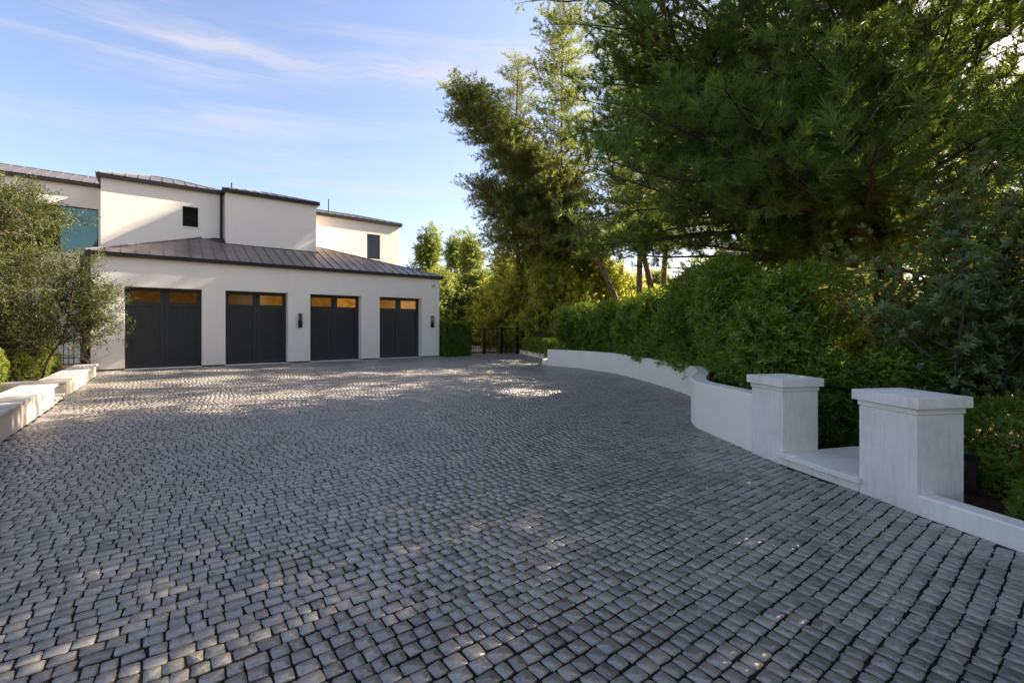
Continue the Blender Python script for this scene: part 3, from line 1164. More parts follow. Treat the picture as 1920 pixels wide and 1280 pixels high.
def bars_between(p, q, z0a, z1a, z0b, z1b, pitch, r, parent):
    p, q = np.array(p), np.array(q)
    L = np.linalg.norm(q - p)
    n = max(2, int(L / pitch))
    d = (q - p) / L
    w = np.array((-d[1], d[0]))
    for i in range(n):
        t = (i + 0.5) / n
        c = p + (q - p) * t
        mb = MB()
        z0, z1 = z0a + (z0b - z0a) * t, z1a + (z1b - z1a) * t
        mb.slab([tuple(c - d * r - w * r), tuple(c + d * r - w * r), tuple(c + d * r + w * r), tuple(c - d * r + w * r)], z0 + 0.001, z1 - 0.001)
        mb.build('baluster', M['iron'], parent)


def rail(p, q, za, zb, h, r, parent):
    p, q = np.array(p), np.array(q)
    d = (q - p) / np.linalg.norm(q - p)
    w = np.array((-d[1], d[0])) * r
    mb = MB()
    A_ = [(*(p - w), za), (*(p + w), za), (*(p + w), za + h), (*(p - w), za + h)]
    B_ = [(*(q - w), zb), (*(q + w), zb), (*(q + w), zb + h), (*(q - w), zb + h)]
    mb.prism(A_, B_)
    mb.build('rail', M['iron'], parent)


def post(p, w, z1, parent, z0=-0.05):
    mb = MB()
    mb.box(p[0] - w, p[0] + w, p[1] - w, p[1] + w, z0, z1)
    mb.build('post', M['iron'], parent)


GP = [(13.08, 21.40), (14.30, 21.42), (15.28, 21.12), (16.20, 20.82)]
gate = empty('metal_gate', (14.6, 21.2, 0), 'black iron driveway gate of upright bars beside the box hedge', 'gate')
for p, w in zip(GP, (0.03, 0.065, 0.065, 0.06)):
    post(p, w, 1.50, gate)
for a, b in zip(GP, GP[1:]):
    a_, b_ = np.array(a), np.array(b)
    d = (b_ - a_) / np.linalg.norm(b_ - a_)
    a2, b2_ = a_ + d * 0.1, b_ - d * 0.1
    for z in (0.06, 0.34, 1.40):
        rail(a2, b2_, z, z, 0.04, 0.02, gate)
    bars_between(a2, b2_, 0.10, 1.40, 0.10, 1.40, 0.105, 0.009, gate)
fence = empty('metal_fence', (16.0, 18.5, 0), 'black iron bar fence behind the clipped hedge on the far kerb', 'fence')
fa, fb = (16.32, 20.72), (15.35, 16.2)
for z0, z1 in ((0.25, 0.15), (1.46, 0.98)):
    rail(fa, fb, z0, z1, 0.04, 0.018, fence)
bars_between(fa, fb, 0.29, 1.46, 0.19, 0.98, 0.11, 0.011, fence)
post(fb, 0.035, 1.03, fence)

# ------------------------------------------------------------------ vegetation generators


def norm(v):
    return v / (np.linalg.norm(v, axis=-1, keepdims=True) + 1e-9)


def needle_tuft(n, L, w, spread, rng, droop=0.0):
    """n single-triangle needles fanning out from the origin along +Z."""
    th = rng.uniform(0, 2 * PI, n)
    ph = np.arccos(1 - rng.random(n) * (1 - math.cos(spread)))
    d = np.stack([np.sin(ph) * np.cos(th), np.sin(ph) * np.sin(th), np.cos(ph)], 1)
    ln = L * rng.uniform(0.7, 1.1, n)
    side = norm(np.cross(d, rng.normal(size=(n, 3))))
    o = np.stack([np.zeros(n), np.zeros(n), rng.uniform(-0.35, 0.15, n) * L], 1)
    V = np.stack([o - side * w / 2, o + side * w / 2, o + d * ln[:, None]], 1)
    f = np.arange(n * 3).reshape(n, 3)
    return V.reshape(-1, 3), [f], np.repeat(rng.random(n), 3)


def leaf_spray(n, L, W, stem, pitch, rng, whorl=0.0, fold=0.25):
    """n folded leaves along a stem of length `stem` (+Z); whorl>0 gathers them at the tip."""
    t = np.linspace(0, 1, n)
    if whorl:
        t = 1 - (1 - t) * (1 - whorl)
    th = np.arange(n) * 2.399 + rng.uniform(0, 6)
    ph = pitch + rng.normal(0, 0.22, n)
    d = np.stack([np.sin(ph) * np.cos(th), np.sin(ph) * np.sin(th), np.cos(ph)], 1)
    side = norm(np.stack([-np.sin(th), np.cos(th), rng.normal(0, 0.25, n)], 1))
    up = np.cross(d, side)
    ln = (L * rng.uniform(0.7, 1.12, n))[:, None]
    wd = (W * rng.uniform(0.8, 1.15, n))[:, None]
    o = np.stack([np.zeros(n), np.zeros(n), t * stem], 1)
    mid = o + d * ln * 0.55
    V = np.stack([o, mid - side * wd / 2 + up * wd * fold, o + d * ln - up * ln * 0.10, mid + side * wd / 2 + up * wd * fold, mid], 1)
    b = (np.arange(n) * 5)[:, None]
    f = np.concatenate([b + [0, 4, 1], b + [1, 4, 2], b + [0, 3, 4], b + [4, 3, 2]])
    return V.reshape(-1, 3), [f], np.repeat(rng.random(n), 5)


def leaf_spray2(n, L, W, stem, pitch, rng, whorl=0.0):
    """Cheaper: two triangles per leaf."""
    V, f, t = leaf_spray(n, L, W, stem, pitch, rng, whorl)
    V = V.reshape(n, 5, 3)[:, :4].reshape(-1, 3)
    b = (np.arange(n) * 4)[:, None]
    f = np.concatenate([b + [0, 2, 1], b + [0, 3, 2]])
    return V, [f], np.repeat(t[::5], 4)


def scatter(temps, pos, dirs, scale, rng, mat, name, tone_amp=0.7):
    pos, dirs = np.asarray(pos, float), norm(np.asarray(dirs, float))
    n = len(pos)
    scale = np.broadcast_to(scale, (n,))
    which = rng.integers(0, len(temps), n)
    ref = np.where(np.abs(dirs[:, 2:3]) > 0.95, np.array([[1.0, 0, 0]]), np.array([[0, 0, 1.0]]))
    a = norm(np.cross(ref, dirs))
    b = np.cross(dirs, a)
    roll = rng.uniform(0, 2 * PI, n)[:, None]
    u = a * np.cos(roll) + b * np.sin(roll)
    v = np.cross(dirs, u)
    Vs, Fs, Ts, off = [], [], [], 0
    base_tone = rng.random(n)
    for k_, (tv, tf, tt) in enumerate(temps):
        s = np.where(which == k_)[0]
        if not len(s):
            continue
        R = np.stack([u[s], v[s], dirs[s]], -1) * scale[s][:, None, None]
        V = np.einsum('nij,mj->nmi', R, tv) + pos[s][:, None]
        m = len(tv)
        f = tf[0]
        Fs.append((f[None] + (np.arange(len(s)) * m)[:, None, None] + off).reshape(-1, f.shape[1]))
        T = np.clip(base_tone[s][:, None] * tone_amp + tt[None] * (1 - tone_amp), 0, 1)
        Vs.append(V.reshape(-1, 3))
        Ts.append(T.ravel())
        off += len(s) * m
    return np_mesh(name, np.concatenate(Vs), Fs, mat, np.concatenate(Ts))


class Tubes:
    def __init__(self):
        self.mb = MB()

    def add(self, pts, r0, r1, sides):
        n = len(pts)
        self.mb.tube(pts, [r0 + (r1 - r0) * i / (n - 1) for i in range(n)], sides, cap=False)


def curve(p0, d, L, n, rng, lift=0.0, wob=0.12):
    p = np.array(p0, float)
    d = np.array(d, float) / np.linalg.norm(d)
    out = [p.copy()]
    for i in range(n):
        d = d + rng.normal(0, wob, 3) + np.array((0, 0, lift / n))
        d /= np.linalg.norm(d)
        p = p + d * L / n
        out.append(p.copy())
    return np.array(out)


def conifer(seed, leaders, n_limb, len_fn, elev, lift, sub_n, sub_len, tuft_step, limb_r, z_min, keep=None, az_bias=None):
    """Wood and tuft sites of a pine. leaders: list of (points, r0, r1, start fraction)."""
    rng = np.random.default_rng(seed)
    tb = Tubes()
    pos, dirs = [], []
    for pts, r0, r1, f0 in leaders:
        P = np.array(catmull(pts, 6))
        tb.add(P, r0, r1, 10)
        seg = np.linspace(0, 1, len(P))
        for k in range(n_limb):
            t = f0 + (1 - f0) * ((k + rng.random()) / n_limb)
            p = np.array([np.interp(t, seg, P[:, i]) for i in range(3)])
            if p[2] < z_min:
                continue
            az = k * 2.399 + rng.normal(0, 0.4)
            if az_bias is not None:
                az = az_bias(az, rng)
            L = len_fn(t, az) * rng.uniform(0.75, 1.1)
            el = elev(t) + rng.normal(0, 0.12)
            d = (math.cos(az) * math.cos(el), math.sin(az) * math.cos(el), math.sin(el))
            lp = curve(p, d, L, 7, rng, lift(t), 0.07)
            tb.add(lp, max(0.012, limb_r * L / 6), 0.006, 5)
            ns = max(3, int(sub_n * L))
            for q in range(ns):
                u = 0.22 + 0.78 * (q + rng.random()) / ns
                ip = np.array([np.interp(u, np.linspace(0, 1, 8), lp[:, i]) for i in range(3)])
                ld = lp[min(7, int(u * 7) + 1)] - lp[min(6, int(u * 7))]
                ld /= np.linalg.norm(ld)
                sd = norm(np.cross(ld, (0, 0, 1))) * (1 if q % 2 else -1)
                d2 = ld * rng.uniform(0.35, 0.9) + sd * rng.uniform(0.4, 1.0) + np.array((0, 0, rng.normal(0.10, 0.3)))
                sl_ = sub_len * rng.uniform(0.5, 1.15) * (1.15 - 0.5 * u)
                sp_ = curve(ip, d2, sl_, 4, rng, 0.25, 0.16)
                tb.add(sp_, 0.008 + 0.004 * sl_, 0.003, 3)
                m = max(2, int(sl_ / tuft_step))
                for w in range(m):
                    uu = 0.25 + 0.75 * (w + 0.5 * rng.random() + 0.5) / m
                    tp_ = np.array([np.interp(uu, np.linspace(0, 1, 5), sp_[:, i]) for i in range(3)])
                    dd = norm(sp_[-1] - sp_[1]) + rng.normal(0, 0.55, 3) + np.array((0, 0, 0.25))
                    pos.append(tp_ + rng.normal(0, 0.05, 3))
                    dirs.append(dd)
            # tip
            pos.append(lp[-1])
            dirs.append(lp[-1] - lp[-2])
    pos, dirs = np.array(pos), np.array(dirs)
    if keep is not None:
        s = keep(pos)
        pos, dirs = pos[s], dirs[s]
    return tb.mb, pos, dirs


def cam(l, d):
    """Plan position from metres to the right of and metres along the viewing direction."""
    return (F2[0] * d + R2[0] * l, F2[1] * d + R2[1] * l)


# ---- pines: every limb is a branch part with its needles as a sub-part; limbs share a few meshes


def make_branch(seed, L, sub_n, sub_len, tuft_step, temps, mat, bark, droop, r0, jitter=0.05, u0=0.18):
    """A limb along +X: wood mesh and needle mesh."""
    rng = np.random.default_rng(seed)
    tb = Tubes()
    pos, dirs = [], []
    lp = curve((0, 0, 0), (1, rng.normal(0, 0.1), -0.02), L, 8, rng, droop, 0.07)
    tb.add(lp, r0, 0.006, 6)
    ns = int(sub_n * L)
    for q in range(ns):
        u = u0 + (1 - u0) * (q + rng.random()) / ns
        ip = np.array([np.interp(u, np.linspace(0, 1, 9), lp[:, i]) for i in range(3)])
        ld = norm(lp[min(8, int(u * 8) + 1)] - lp[min(7, int(u * 8))])
        sd = norm(np.cross(ld, (0, 0, 1))) * (1 if q % 2 else -1)
        d2 = ld * rng.uniform(0.3, 0.9) + sd * rng.uniform(0.3, 1.0) + np.array((0, 0, rng.normal(0.12, 0.38)))
        sl_ = sub_len * rng.uniform(0.45, 1.15) * (1.2 - 0.55 * u)
        sp_ = curve(ip, d2, sl_, 4, rng, 0.3, 0.16)
        tb.add(sp_, 0.007 + 0.004 * sl_, 0.003, 3)
        m = max(2, int(sl_ / tuft_step))
        for w in range(m):
            uu = 0.30 + 0.70 * (w + 0.5 * rng.random() + 0.5) / m
            tp_ = np.array([np.interp(uu, np.linspace(0, 1, 5), sp_[:, i]) for i in range(3)])
            pos.append(tp_ + rng.normal(0, jitter, 3))
            dirs.append(norm(sp_[-1] - sp_[1]) + rng.normal(0, 0.55, 3) + np.array((0, 0, 0.2)))
    pos, dirs = np.array(pos), np.array(dirs)
    return tb.mb.mesh('branch', bark, smooth=True), scatter(temps, pos, dirs, rng.uniform(0.8, 1.2, len(pos)), rng, mat, 'needles'), L


def pine(loc, leaders, variants, bark, seed, n_limb, len_fn, elev, label, z_min=1.0, az_fn=None, group='pines behind the hedge'):
    """A pine: trunk mesh plus limbs set round its leaders (points, r0, r1, first fraction)."""
    rng = np.random.default_rng(seed)
    t = empty('pine_tree', (*loc, 0), label, 'tree', group)
    tb = Tubes()
    n = 0
    for li, (pts, r0, r1, f0) in enumerate(leaders):
        P = np.array(catmull(pts, 6))
        tb.add(P, r0, r1, 10)
        seg = np.linspace(0, 1, len(P))
        nl = n_limb[li] if isinstance(n_limb, (list, tuple)) else n_limb
        for k in range(nl):
            u = f0 + (1 - f0) * ((k + rng.random()) / nl)
            p = np.array([np.interp(u, seg, P[:, i]) for i in range(3)])
            az = k * 2.399 + rng.normal(0, 0.35)
            if az_fn is not None:
                az = az_fn(az, u, rng)
            if p[2] < z_min:
                continue
            wm, nm, L0 = variants[rng.integers(len(variants))]
            s = len_fn(u, az) * (0.5 if li == 3 else 0.62 if li == 4 else 1.0) * rng.uniform(0.75, 1.1) / L0
            el = elev(u, li) + rng.normal(0, 0.13)
            o = bpy.data.objects.new('branch', wm)
            COL.objects.link(o)
            o.parent = t
            o.matrix_basis = (Matrix.Translation((p[0] - loc[0], p[1] - loc[1], p[2])) @ Matrix.Rotation(az, 4, 'Z') @ Matrix.Rotation(-el, 4, 'Y')
                              @ Matrix.Rotation(rng.normal(0, 0.25), 4, 'X') @ Matrix.Scale(s, 4))
            o2 = bpy.data.objects.new('needles', nm)
            COL.objects.link(o2)
            o2.parent = o
            n += 1
    link('trunk', tb.mb.mesh('trunk', bark, smooth=True), t)
    print(label, 'limbs', n)
    return t


def cam(l, d):
    """Plan position from metres to the right of and metres along the viewing direction."""
    return (F2[0] * d + R2[0] * l, F2[1] * d + R2[1] * l)


rng = np.random.default_rng(5)
t_needle = [needle_tuft(24, 0.21, 0.0115, 0.95, rng) for _ in range(6)]
BR_BIG = [make_branch(20 + i, 5.0, 4.6, 1.15, 0.125, t_needle, M['pine_needles'], M['pine_bark'], 0.05, 0.055) for i in range(7)]
px, py = 12.85, 3.0
pine_leaders = [
    ([(px, py, -0.1), (px + 0.03, py, 2.0), (px, py + 0.05, 3.6), (px - 0.05, py + 0.3, 6.0), (px - 0.2, py + 0.7, 9.0), (px - 0.3, py + 0.9, 13.5)], 0.34, 0.05, 0.29),
    ([(px, py, 3.2), (px + 0.35, py - 0.5, 5.0), (px + 0.7, py - 1.2, 8.0), (px + 1.2, py - 1.6, 12.5)], 0.20, 0.04, 0.06),
    ([(px, py, 2.9), (px - 0.4, py + 0.5, 4.6), (px - 1.2, py + 1.6, 7.4), (px - 1.4, py + 4.0, 13.5)], 0.17, 0.04, 0.20),
    ([(px, py, 2.4), (px - 0.3, py - 0.2, 3.2), (px - 0.8, py - 0.1, 3.9), (px - 1.6, py + 0.2, 4.6)], 0.10, 0.03, 0.15),
    ([(px - 0.1, py + 0.2, 4.6), (px - 1.5, py + 1.5, 5.9), (px - 2.9, py + 2.8, 7.4), (px - 4.6, py + 4.6, 9.8)], 0.13, 0.03, 0.25),
]


def big_az(az, u, r):
    # most boughs reach for the open side, over the drive
    return math.radians(150) + r.normal(0, 0.75) if r.random() < 0.42 else az


def big_len(u, az):
    return (6.0 + 2.2 * max(0.0, math.cos(az - math.radians(143)))) * (1.0 - 0.55 * u)


big = pine((px, py), pine_leaders, BR_BIG, M['pine_bark'], 21, [110, 80, 100, 40, 90], lambda u, az: big_len(u, az), lambda u, li: -0.26 if li == 3 else -0.04 + 0.5 * u,
           'largest dark green pine behind the two concrete pillars, filling the upper right', 2.5, big_az)

t_mid = [needle_tuft(15, 0.20, 0.019, 1.2, rng) for _ in range(6)]
BR_MID = [make_branch(120 + i, 3.0, 7.0, 0.95, 0.13, t_mid, M['mid_needles'], M['pale_bark'], -0.15, 0.03) for i in range(6)]
mx, my = cam(6.6, 24.0)
a1, a2, a3 = cam(4.6, 24.1), cam(2.4, 24.3), cam(0.2, 24.5)
tip = cam(-2.55, 24.8)
lean_leaders = [([(mx, my, -0.1), (*cam(6.3, 24.0), 1.0), (*a1, 4.9), (*a2, 8.0), (*a3, 10.6), (*cam(-1.6, 24.7), 12.6), (*tip, 14.2)], 0.19, 0.03, 0.50),
                ([(*a1, 4.9), (*cam(2.6, 24.6), 6.3), (*cam(0.3, 24.9), 7.4), (*cam(-1.8, 25.0), 9.2)], 0.12, 0.03, 0.25)]
lean = pine((mx, my), lean_leaders, BR_MID, M['pale_bark'], 33, [300, 210], lambda u, az: 3.0 * (1.05 - 0.55 * u), lambda u, li: -0.15 + 0.65 * u,
            'olive green pine with a long bare trunk leaning left towards the garage', 1.5)
ux, uy = cam(0.3, 27.0)
upr = pine((ux, uy), [([(ux, uy, -0.1), (ux + 0.1, uy, 5), (ux - 0.1, uy + 0.1, 10), (ux + 0.1, uy, 17.4)], 0.22, 0.03, 0.36)], BR_MID, M['pale_bark'], 41, 230,
           lambda u, az: 2.6 * (1.0 - 0.60 * u ** 2), lambda u, li: 0.1 + 0.6 * u, 'tall upright pine behind the leaning one, its pointed top beside the largest pine', 0.8)
wx, wy = cam(3.0, 25.6)
pine((wx, wy), [([(wx, wy, -0.1), (wx + 0.1, wy, 4), (wx - 0.2, wy + 0.1, 9), (wx - 0.2, wy, 19.0)], 0.2, 0.03, 0.42)], BR_MID, M['pale_bark'], 44, 260,
     lambda u, az: 3.2 * (1.0 - 0.50 * u ** 2), lambda u, li: 0.0 + 0.6 * u, 'feathery upright pine right beside the leaning trunk', 0.8)
zx, zy = cam(6.4, 22.6)
pine((zx, zy), [([(zx, zy, -0.1), (zx - 0.1, zy, 4), (zx + 0.15, zy + 0.1, 9), (zx, zy, 17.0)], 0.2, 0.03, 0.42)], BR_MID, M['pale_bark'], 45, 190,
     lambda u, az: 3.5 * (1.0 - 0.60 * u ** 1.3), lambda u, li: 0.05 + 0.6 * u, 'olive green pine between the leaning trunk and the largest pine', 0.8)
vx, vy = cam(8.6, 26.0)
twn = pine((vx, vy), [([(vx, vy, -0.1), (*cam(7.9, 26.0), 4.0), (*cam(7.0, 26.2), 8.0), (*cam(6.0, 26.4), 13.0)], 0.24, 0.05, 0.5),
                      ([(vx + 0.1, vy, -0.1), (*cam(8.7, 26.1), 4.0), (*cam(9.0, 26.2), 8.0), (*cam(9.4, 26.4), 13.5)], 0.22, 0.05, 0.5)], BR_MID, M['pale_bark'], 52, 80,
           lambda u, az: 3.4 * (1.1 - 0.6 * u), lambda u, li: 0.0 + 0.5 * u, 'pine with twin bare trunks standing behind the middle of the hedge', 6.4)

# ---- generic background trees and bushes (copies share meshes)


def blob_sites(n, lobes, rng, shell=0.55):
    """Leaf-spray sites in a union of ellipsoidal lobes, denser towards their outside."""
    w = np.array([l[3] * l[4] * l[5] for l in lobes]) ** 0.67
    k_ = rng.choice(len(lobes), n, p=w / w.sum())
    L = np.array(lobes)[k_]
    d = norm(rng.normal(size=(n, 3)))
    r = shell + (1 - shell) * rng.random(n) ** 0.6
    p = L[:, :3] + d * L[:, 3:6] * r[:, None]
    return p, norm(d / L[:, 3:6]) + rng.normal(0, 0.45, (n, 3)) + (0, 0, 0.35)


t_bg = [leaf_spray2(9, 0.17, 0.075, 0.30, 0.95, rng) for _ in range(5)]


def bushy(seed, h, rad, n, trunk_h, conical):
    r = np.random.default_rng(seed)
    lobes = []
    for i in range(int(16 + 6 * h)):
        u = r.random()
        z = trunk_h + (h - trunk_h) * u
        rr = rad * ((1 - u) ** 0.75 if conical else math.sin(PI * min(0.98, 0.15 + 0.85 * u)) ** 0.7)
        a = r.uniform(0, 2 * PI)
        q = rr * r.uniform(0.3, 0.85)
        s = (0.28 + 0.30 * r.random()) * rad * (0.55 + 0.45 * (1 - u))
        lobes.append((q * math.cos(a), q * math.sin(a), z, s, s, s * (1.25 if conical else 0.85)))
    if conical:
        for i in range(8):
            a = r.uniform(0, 2 * PI)
            lobes.append((0.35 * rad * math.cos(a) * r.random(), 0.35 * rad * math.sin(a) * r.random(), h * r.uniform(0.85, 1.02), 0.13 * rad, 0.13 * rad, 0.6 * rad * r.uniform(0.5, 1)))
    p, d = blob_sites(n, lobes, r)
    ok = p[:, 2] > 0.05
    tb = Tubes()
    tb.add(np.array([(0, 0, -0.1), (0.05, 0, h * 0.3), (-0.05, 0.05, h * 0.6), (0, 0, h * 0.92)]), 0.035 * h ** 0.8, 0.02, 7)
    for l in lobes[::2]:
        tb.add(np.array([(0, 0, max(0.2, l[2] - 0.5 * rad)), (l[0] * 0.5, l[1] * 0.5, l[2] - 0.2 * rad), l[:3]]), 0.03, 0.008, 4)
    return tb.mb, p[ok], d[ok], r


def bushy_mesh(seed, h, rad, n, trunk_h, conical, mat, sc=1.0):
    mb, p, d, r = bushy(seed, h, rad, n, trunk_h, conical)
    return mb.mesh('trunk', M['pale_bark'], smooth=True), scatter(t_bg, p, d, sc * r.uniform(0.8, 1.25, len(p)), r, mat, 'crown')


CON = [bushy_mesh(60 + i, 8.0, 2.0, 4200, 0.7, True, M['bg_leaves']) for i in range(2)]
DEC = [bushy_mesh(70 + i, 6.5, 2.6, 4800, 1.0, False, M['bg_leaves']) for i in range(2)]
SUN = [bushy_mesh(80 + i, 4.6, 2.1, 4200, 0.3, False, M['sunny_leaves']) for i in range(2)]
print('bg tris', sum(len(m[1].polygons) for m in CON + DEC + SUN))
CROWN_OF = {'tree': 'crown', 'bush': 'foliage'}
STEM_OF = {'tree': 'trunk', 'bush': 'stem'}


def plant(kind, name, src, loc, s, rz, label, cat, group=None):
    t = empty(name, loc, label, cat, group)
    t.scale = (s[0], s[0], s[1]) if isinstance(s, tuple) else (s, s, s)
    t.rotation_euler = (0, 0, rz)
    for nm, me in ((STEM_OF[kind], src[0]), (CROWN_OF[kind], src[1])):
        o = bpy.data.objects.new(nm, me)
        COL.objects.link(o)
        o.parent = t
    return t


def at(l, d):
    return (*cam(l, d), -0.05)


BT = 'trees beyond the gate'
for q, (src, l, d, s, rz, lab) in enumerate([
        (CON[0], -6.7, 37.0, (1.12, 1.10), 0.3, 'yellow green conifer rising behind the right end of the garage roof'),
        (CON[1], -4.4, 35.0, (1.0, 0.98), 1.7, 'second conifer from the garage, narrow and dark green'),
        (CON[0], -3.0, 33.0, (0.9, 0.95), 2.9, 'slim dark conifer between the garage trees and the tall airy pine'),
        (DEC[0], -5.0, 30.5, (0.85, 0.80), 0.9, 'dense dark tree directly behind the clipped box hedge'),
        (DEC[1], -2.3, 31.5, (0.85, 0.78), 4.1, 'bushy dark green tree behind the left side of the iron gate'),
        (DEC[0], 0.9, 33.0, (1.0, 0.85), 2.2, 'green tree behind the middle of the iron gate'),
        (DEC[1], 11.5, 36.0, (1.1, 0.85), 0.4, 'round pale tree seen below the twin trunks'),
        (DEC[0], 17.5, 36.0, (1.1, 0.90), 1.2, 'round tree far behind the tall hedge'),
        (DEC[1], 24.5, 34.0, (1.1, 0.95), 3.2, 'leafy tree far behind the largest pine'),
        (DEC[0], 31.5, 32.0, (1.1, 0.95), 5.2, 'leafy tree at the far right edge behind the spoon leaved shrub')]):
    plant('tree', 'leafy_tree' if src in DEC else 'conifer_tree', src, at(l, d), s, rz, lab, 'tree', BT)
SB = 'sunlit bushes behind the hedge'
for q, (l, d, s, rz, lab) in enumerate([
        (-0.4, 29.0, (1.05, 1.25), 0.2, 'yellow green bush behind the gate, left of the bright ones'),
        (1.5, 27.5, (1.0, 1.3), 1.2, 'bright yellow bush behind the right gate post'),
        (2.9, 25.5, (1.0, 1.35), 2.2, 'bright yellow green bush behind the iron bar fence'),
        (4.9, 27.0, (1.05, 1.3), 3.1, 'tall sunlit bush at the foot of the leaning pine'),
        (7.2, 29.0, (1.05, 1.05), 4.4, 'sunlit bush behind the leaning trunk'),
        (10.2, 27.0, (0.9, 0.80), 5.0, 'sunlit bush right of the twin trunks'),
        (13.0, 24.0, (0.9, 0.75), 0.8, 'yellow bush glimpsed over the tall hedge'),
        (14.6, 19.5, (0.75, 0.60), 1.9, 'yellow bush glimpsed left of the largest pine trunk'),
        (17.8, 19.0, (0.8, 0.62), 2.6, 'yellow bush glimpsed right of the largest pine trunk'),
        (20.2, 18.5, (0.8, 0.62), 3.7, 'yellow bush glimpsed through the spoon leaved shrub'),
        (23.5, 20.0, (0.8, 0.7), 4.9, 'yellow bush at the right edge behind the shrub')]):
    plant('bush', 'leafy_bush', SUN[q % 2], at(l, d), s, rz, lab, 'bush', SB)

# far wood closing the horizon
r = np.random.default_rng(90)
lob = []
for i in range(170):
    a = r.uniform(-0.75, 1.35)
    d = r.uniform(55, 85)
    l = math.tan(a * 0.82) * d * 0.8
    x, y = cam(l, d)
    hgt = r.uniform(3.0, 6.5)
    lob.append((x, y, hgt * 0.5, r.uniform(2.2, 4.0), r.uniform(2.2, 4.0), hgt * 0.62))
p, d = blob_sites(9000, lob, r, 0.75)
t_far = [leaf_spray2(5, 0.9, 0.45, 0.8, 1.0, r) for _ in range(4)]
o = link('woodland', scatter(t_far, p, d, 1.0, r, M['bg_leaves'], 'woodland'), None, 'stuff')
tag(o, 'far green woodland along the horizon behind the garden trees', 'woodland')

tx_, ty_ = 20.5, 9.6
for l_, d_, h_, sd_, lab in ((13.6, 19.0, 11.5, 61, 'olive green pine between the twin trunks and the largest pine'),
                             (21.0, 20.5, 12.0, 62, 'olive green pine behind the right side of the largest pine'),
                             (27.0, 22.0, 12.0, 63, 'olive green pine farthest right behind the shrubs')):
    x_, y_ = cam(l_, d_)
    pine((x_, y_), [([(x_, y_, -0.1), (x_ + 0.2, y_ - 0.1, h_ * 0.35), (x_ - 0.1, y_ + 0.1, h_ * 0.7), (x_, y_, h_)], 0.2, 0.03, 0.1)], BR_MID, M['pale_bark'], sd_, 110,
         lambda u, az: 3.6 * (1.0 - 0.6 * u), lambda u, li: -0.05 + 0.55 * u, lab, 1.2)
thin = pine((tx_, ty_), [([(tx_, ty_, -0.1), (tx_ + 0.2, ty_, 4), (tx_ - 0.1, ty_ + 0.2, 10), (tx_, ty_, 17.5)], 0.24, 0.04, 0.2)], BR_MID, M['pale_bark'], 47, 120,
            lambda u, az: 4.6 * (1.0 - 0.55 * u), lambda u, li: 0.05 + 0.5 * u, 'open crowned pine standing behind the largest pine, farther from the drive', 3.0)
# more pines of the same row beyond the right edge of the view: their shade falls across the drive
n_p = 0
for (x, y, rz, s, lab) in ((13.4, -3.6, 0.5, 1.0, 'dark pine in the row right of the drive, next to the largest pine'),
                           (15.5, -10.5, 1.2, 1.0, 'dark pine at the end of the row, well right of the drive')):
    c = copy_tree(big)
    c.location = (x, y, 0)
    c.rotation_euler = (0, 0, rz)
    c.scale = (s, s, s)
    tag(c, lab)

for (src, x, y, s_, rz, lab) in ((CON[0], 3.5, -20.0, (2.2, 2.5), 0.4, 'tall conifer behind the viewpoint, mirrored in the small upper window'),
                                 (DEC[0], -4.0, -24.0, (2.0, 2.1), 1.9, 'big leafy tree behind the viewpoint, mirrored in the wide upper window')):
    plant('tree', 'leafy_tree' if src in DEC else 'conifer_tree', src, (x, y, -0.05), s_, rz, lab, 'tree', 'trees behind the viewpoint')

# ---- hedge behind the curved wall
t_hedge = [leaf_spray2(8, 0.088, 0.036, 0.13, 0.85, rng) for _ in range(6)]


def hedge_plant(seed, h, rx, ry, n):
    r = np.random.default_rng(seed)
    lobes = []
    for i in range(16):
        z = h * r.uniform(0.12, 0.9)
        lobes.append((r.normal(0, 0.30) * rx, r.normal(0, 0.30) * ry, z, rx * r.uniform(0.5, 0.75), ry * r.uniform(0.5, 0.75), h * r.uniform(0.13, 0.24)))
    p, d = blob_sites(n, lobes, r, 0.6)
    ok = (p[:, 2] > 0.02)
    tb = Tubes()
    for i in range(6):
        a = r.uniform(0, 2 * PI)
        tb.add(curve((0.1 * math.cos(a), 0.1 * math.sin(a), -0.2), (0.25 * math.cos(a), 0.25 * math.sin(a), 1), h * 0.95, 5, r, 0.1, 0.08), 0.022, 0.005, 5)
    return tb.mb.mesh('stem', M['twig'], smooth=True), scatter(t_hedge, p[ok], d[ok], r.uniform(0.8, 1.2, ok.sum()), r, M['hedge_leaves'], 'foliage')


HP = [hedge_plant(200 + i, 2.35, 0.85, 0.62, 3800) for i in range(3)]
hedge_spots = [
    (12.85, 13.0, 0.82, 1.5, 'tall hedge shrub at the far end of the curved wall'),
    (12.80, 11.7, 0.84, 1.5, 'second tall hedge shrub from the far end of the curved wall'),
    (12.55, 10.4, 0.88, 1.35, 'third tall hedge shrub from the far end of the curved wall'),
    (11.95, 9.15, 0.92, 1.1, 'hedge shrub behind the middle of the curved wall, left one'),
    (11.25, 7.95, 0.95, 1.0, 'hedge shrub behind the middle of the curved wall, right one'),
    (10.60, 6.80, 0.98, 0.95, 'hedge shrub behind the hollow of the curved wall'),
    (9.75, 5.70, 1.0, 0.75, 'hedge shrub just left of the bulging dense one'),
    (8.75, 4.55, 1.0, 0.5, 'dense glossy hedge shrub where the curved wall bends'),
    (7.75, 3.75, 0.98, 0.5, 'dense glossy hedge shrub nearest the pillars'),
    (7.10, 2.85, 0.86, 1.0, 'hedge shrub right behind the far concrete pillar'),
]
for q, (x, y, s, rz, lab) in enumerate(hedge_spots):
    plant('bush', 'hedge_shrub', HP[q % 3], (x, y, 0.42 if y > 2.6 else -0.05), (1.0 if s > 0.9 else 0.95, s * 0.93), rz + (PI if q % 2 else 0), lab, 'shrub', 'hedge behind the curved wall')

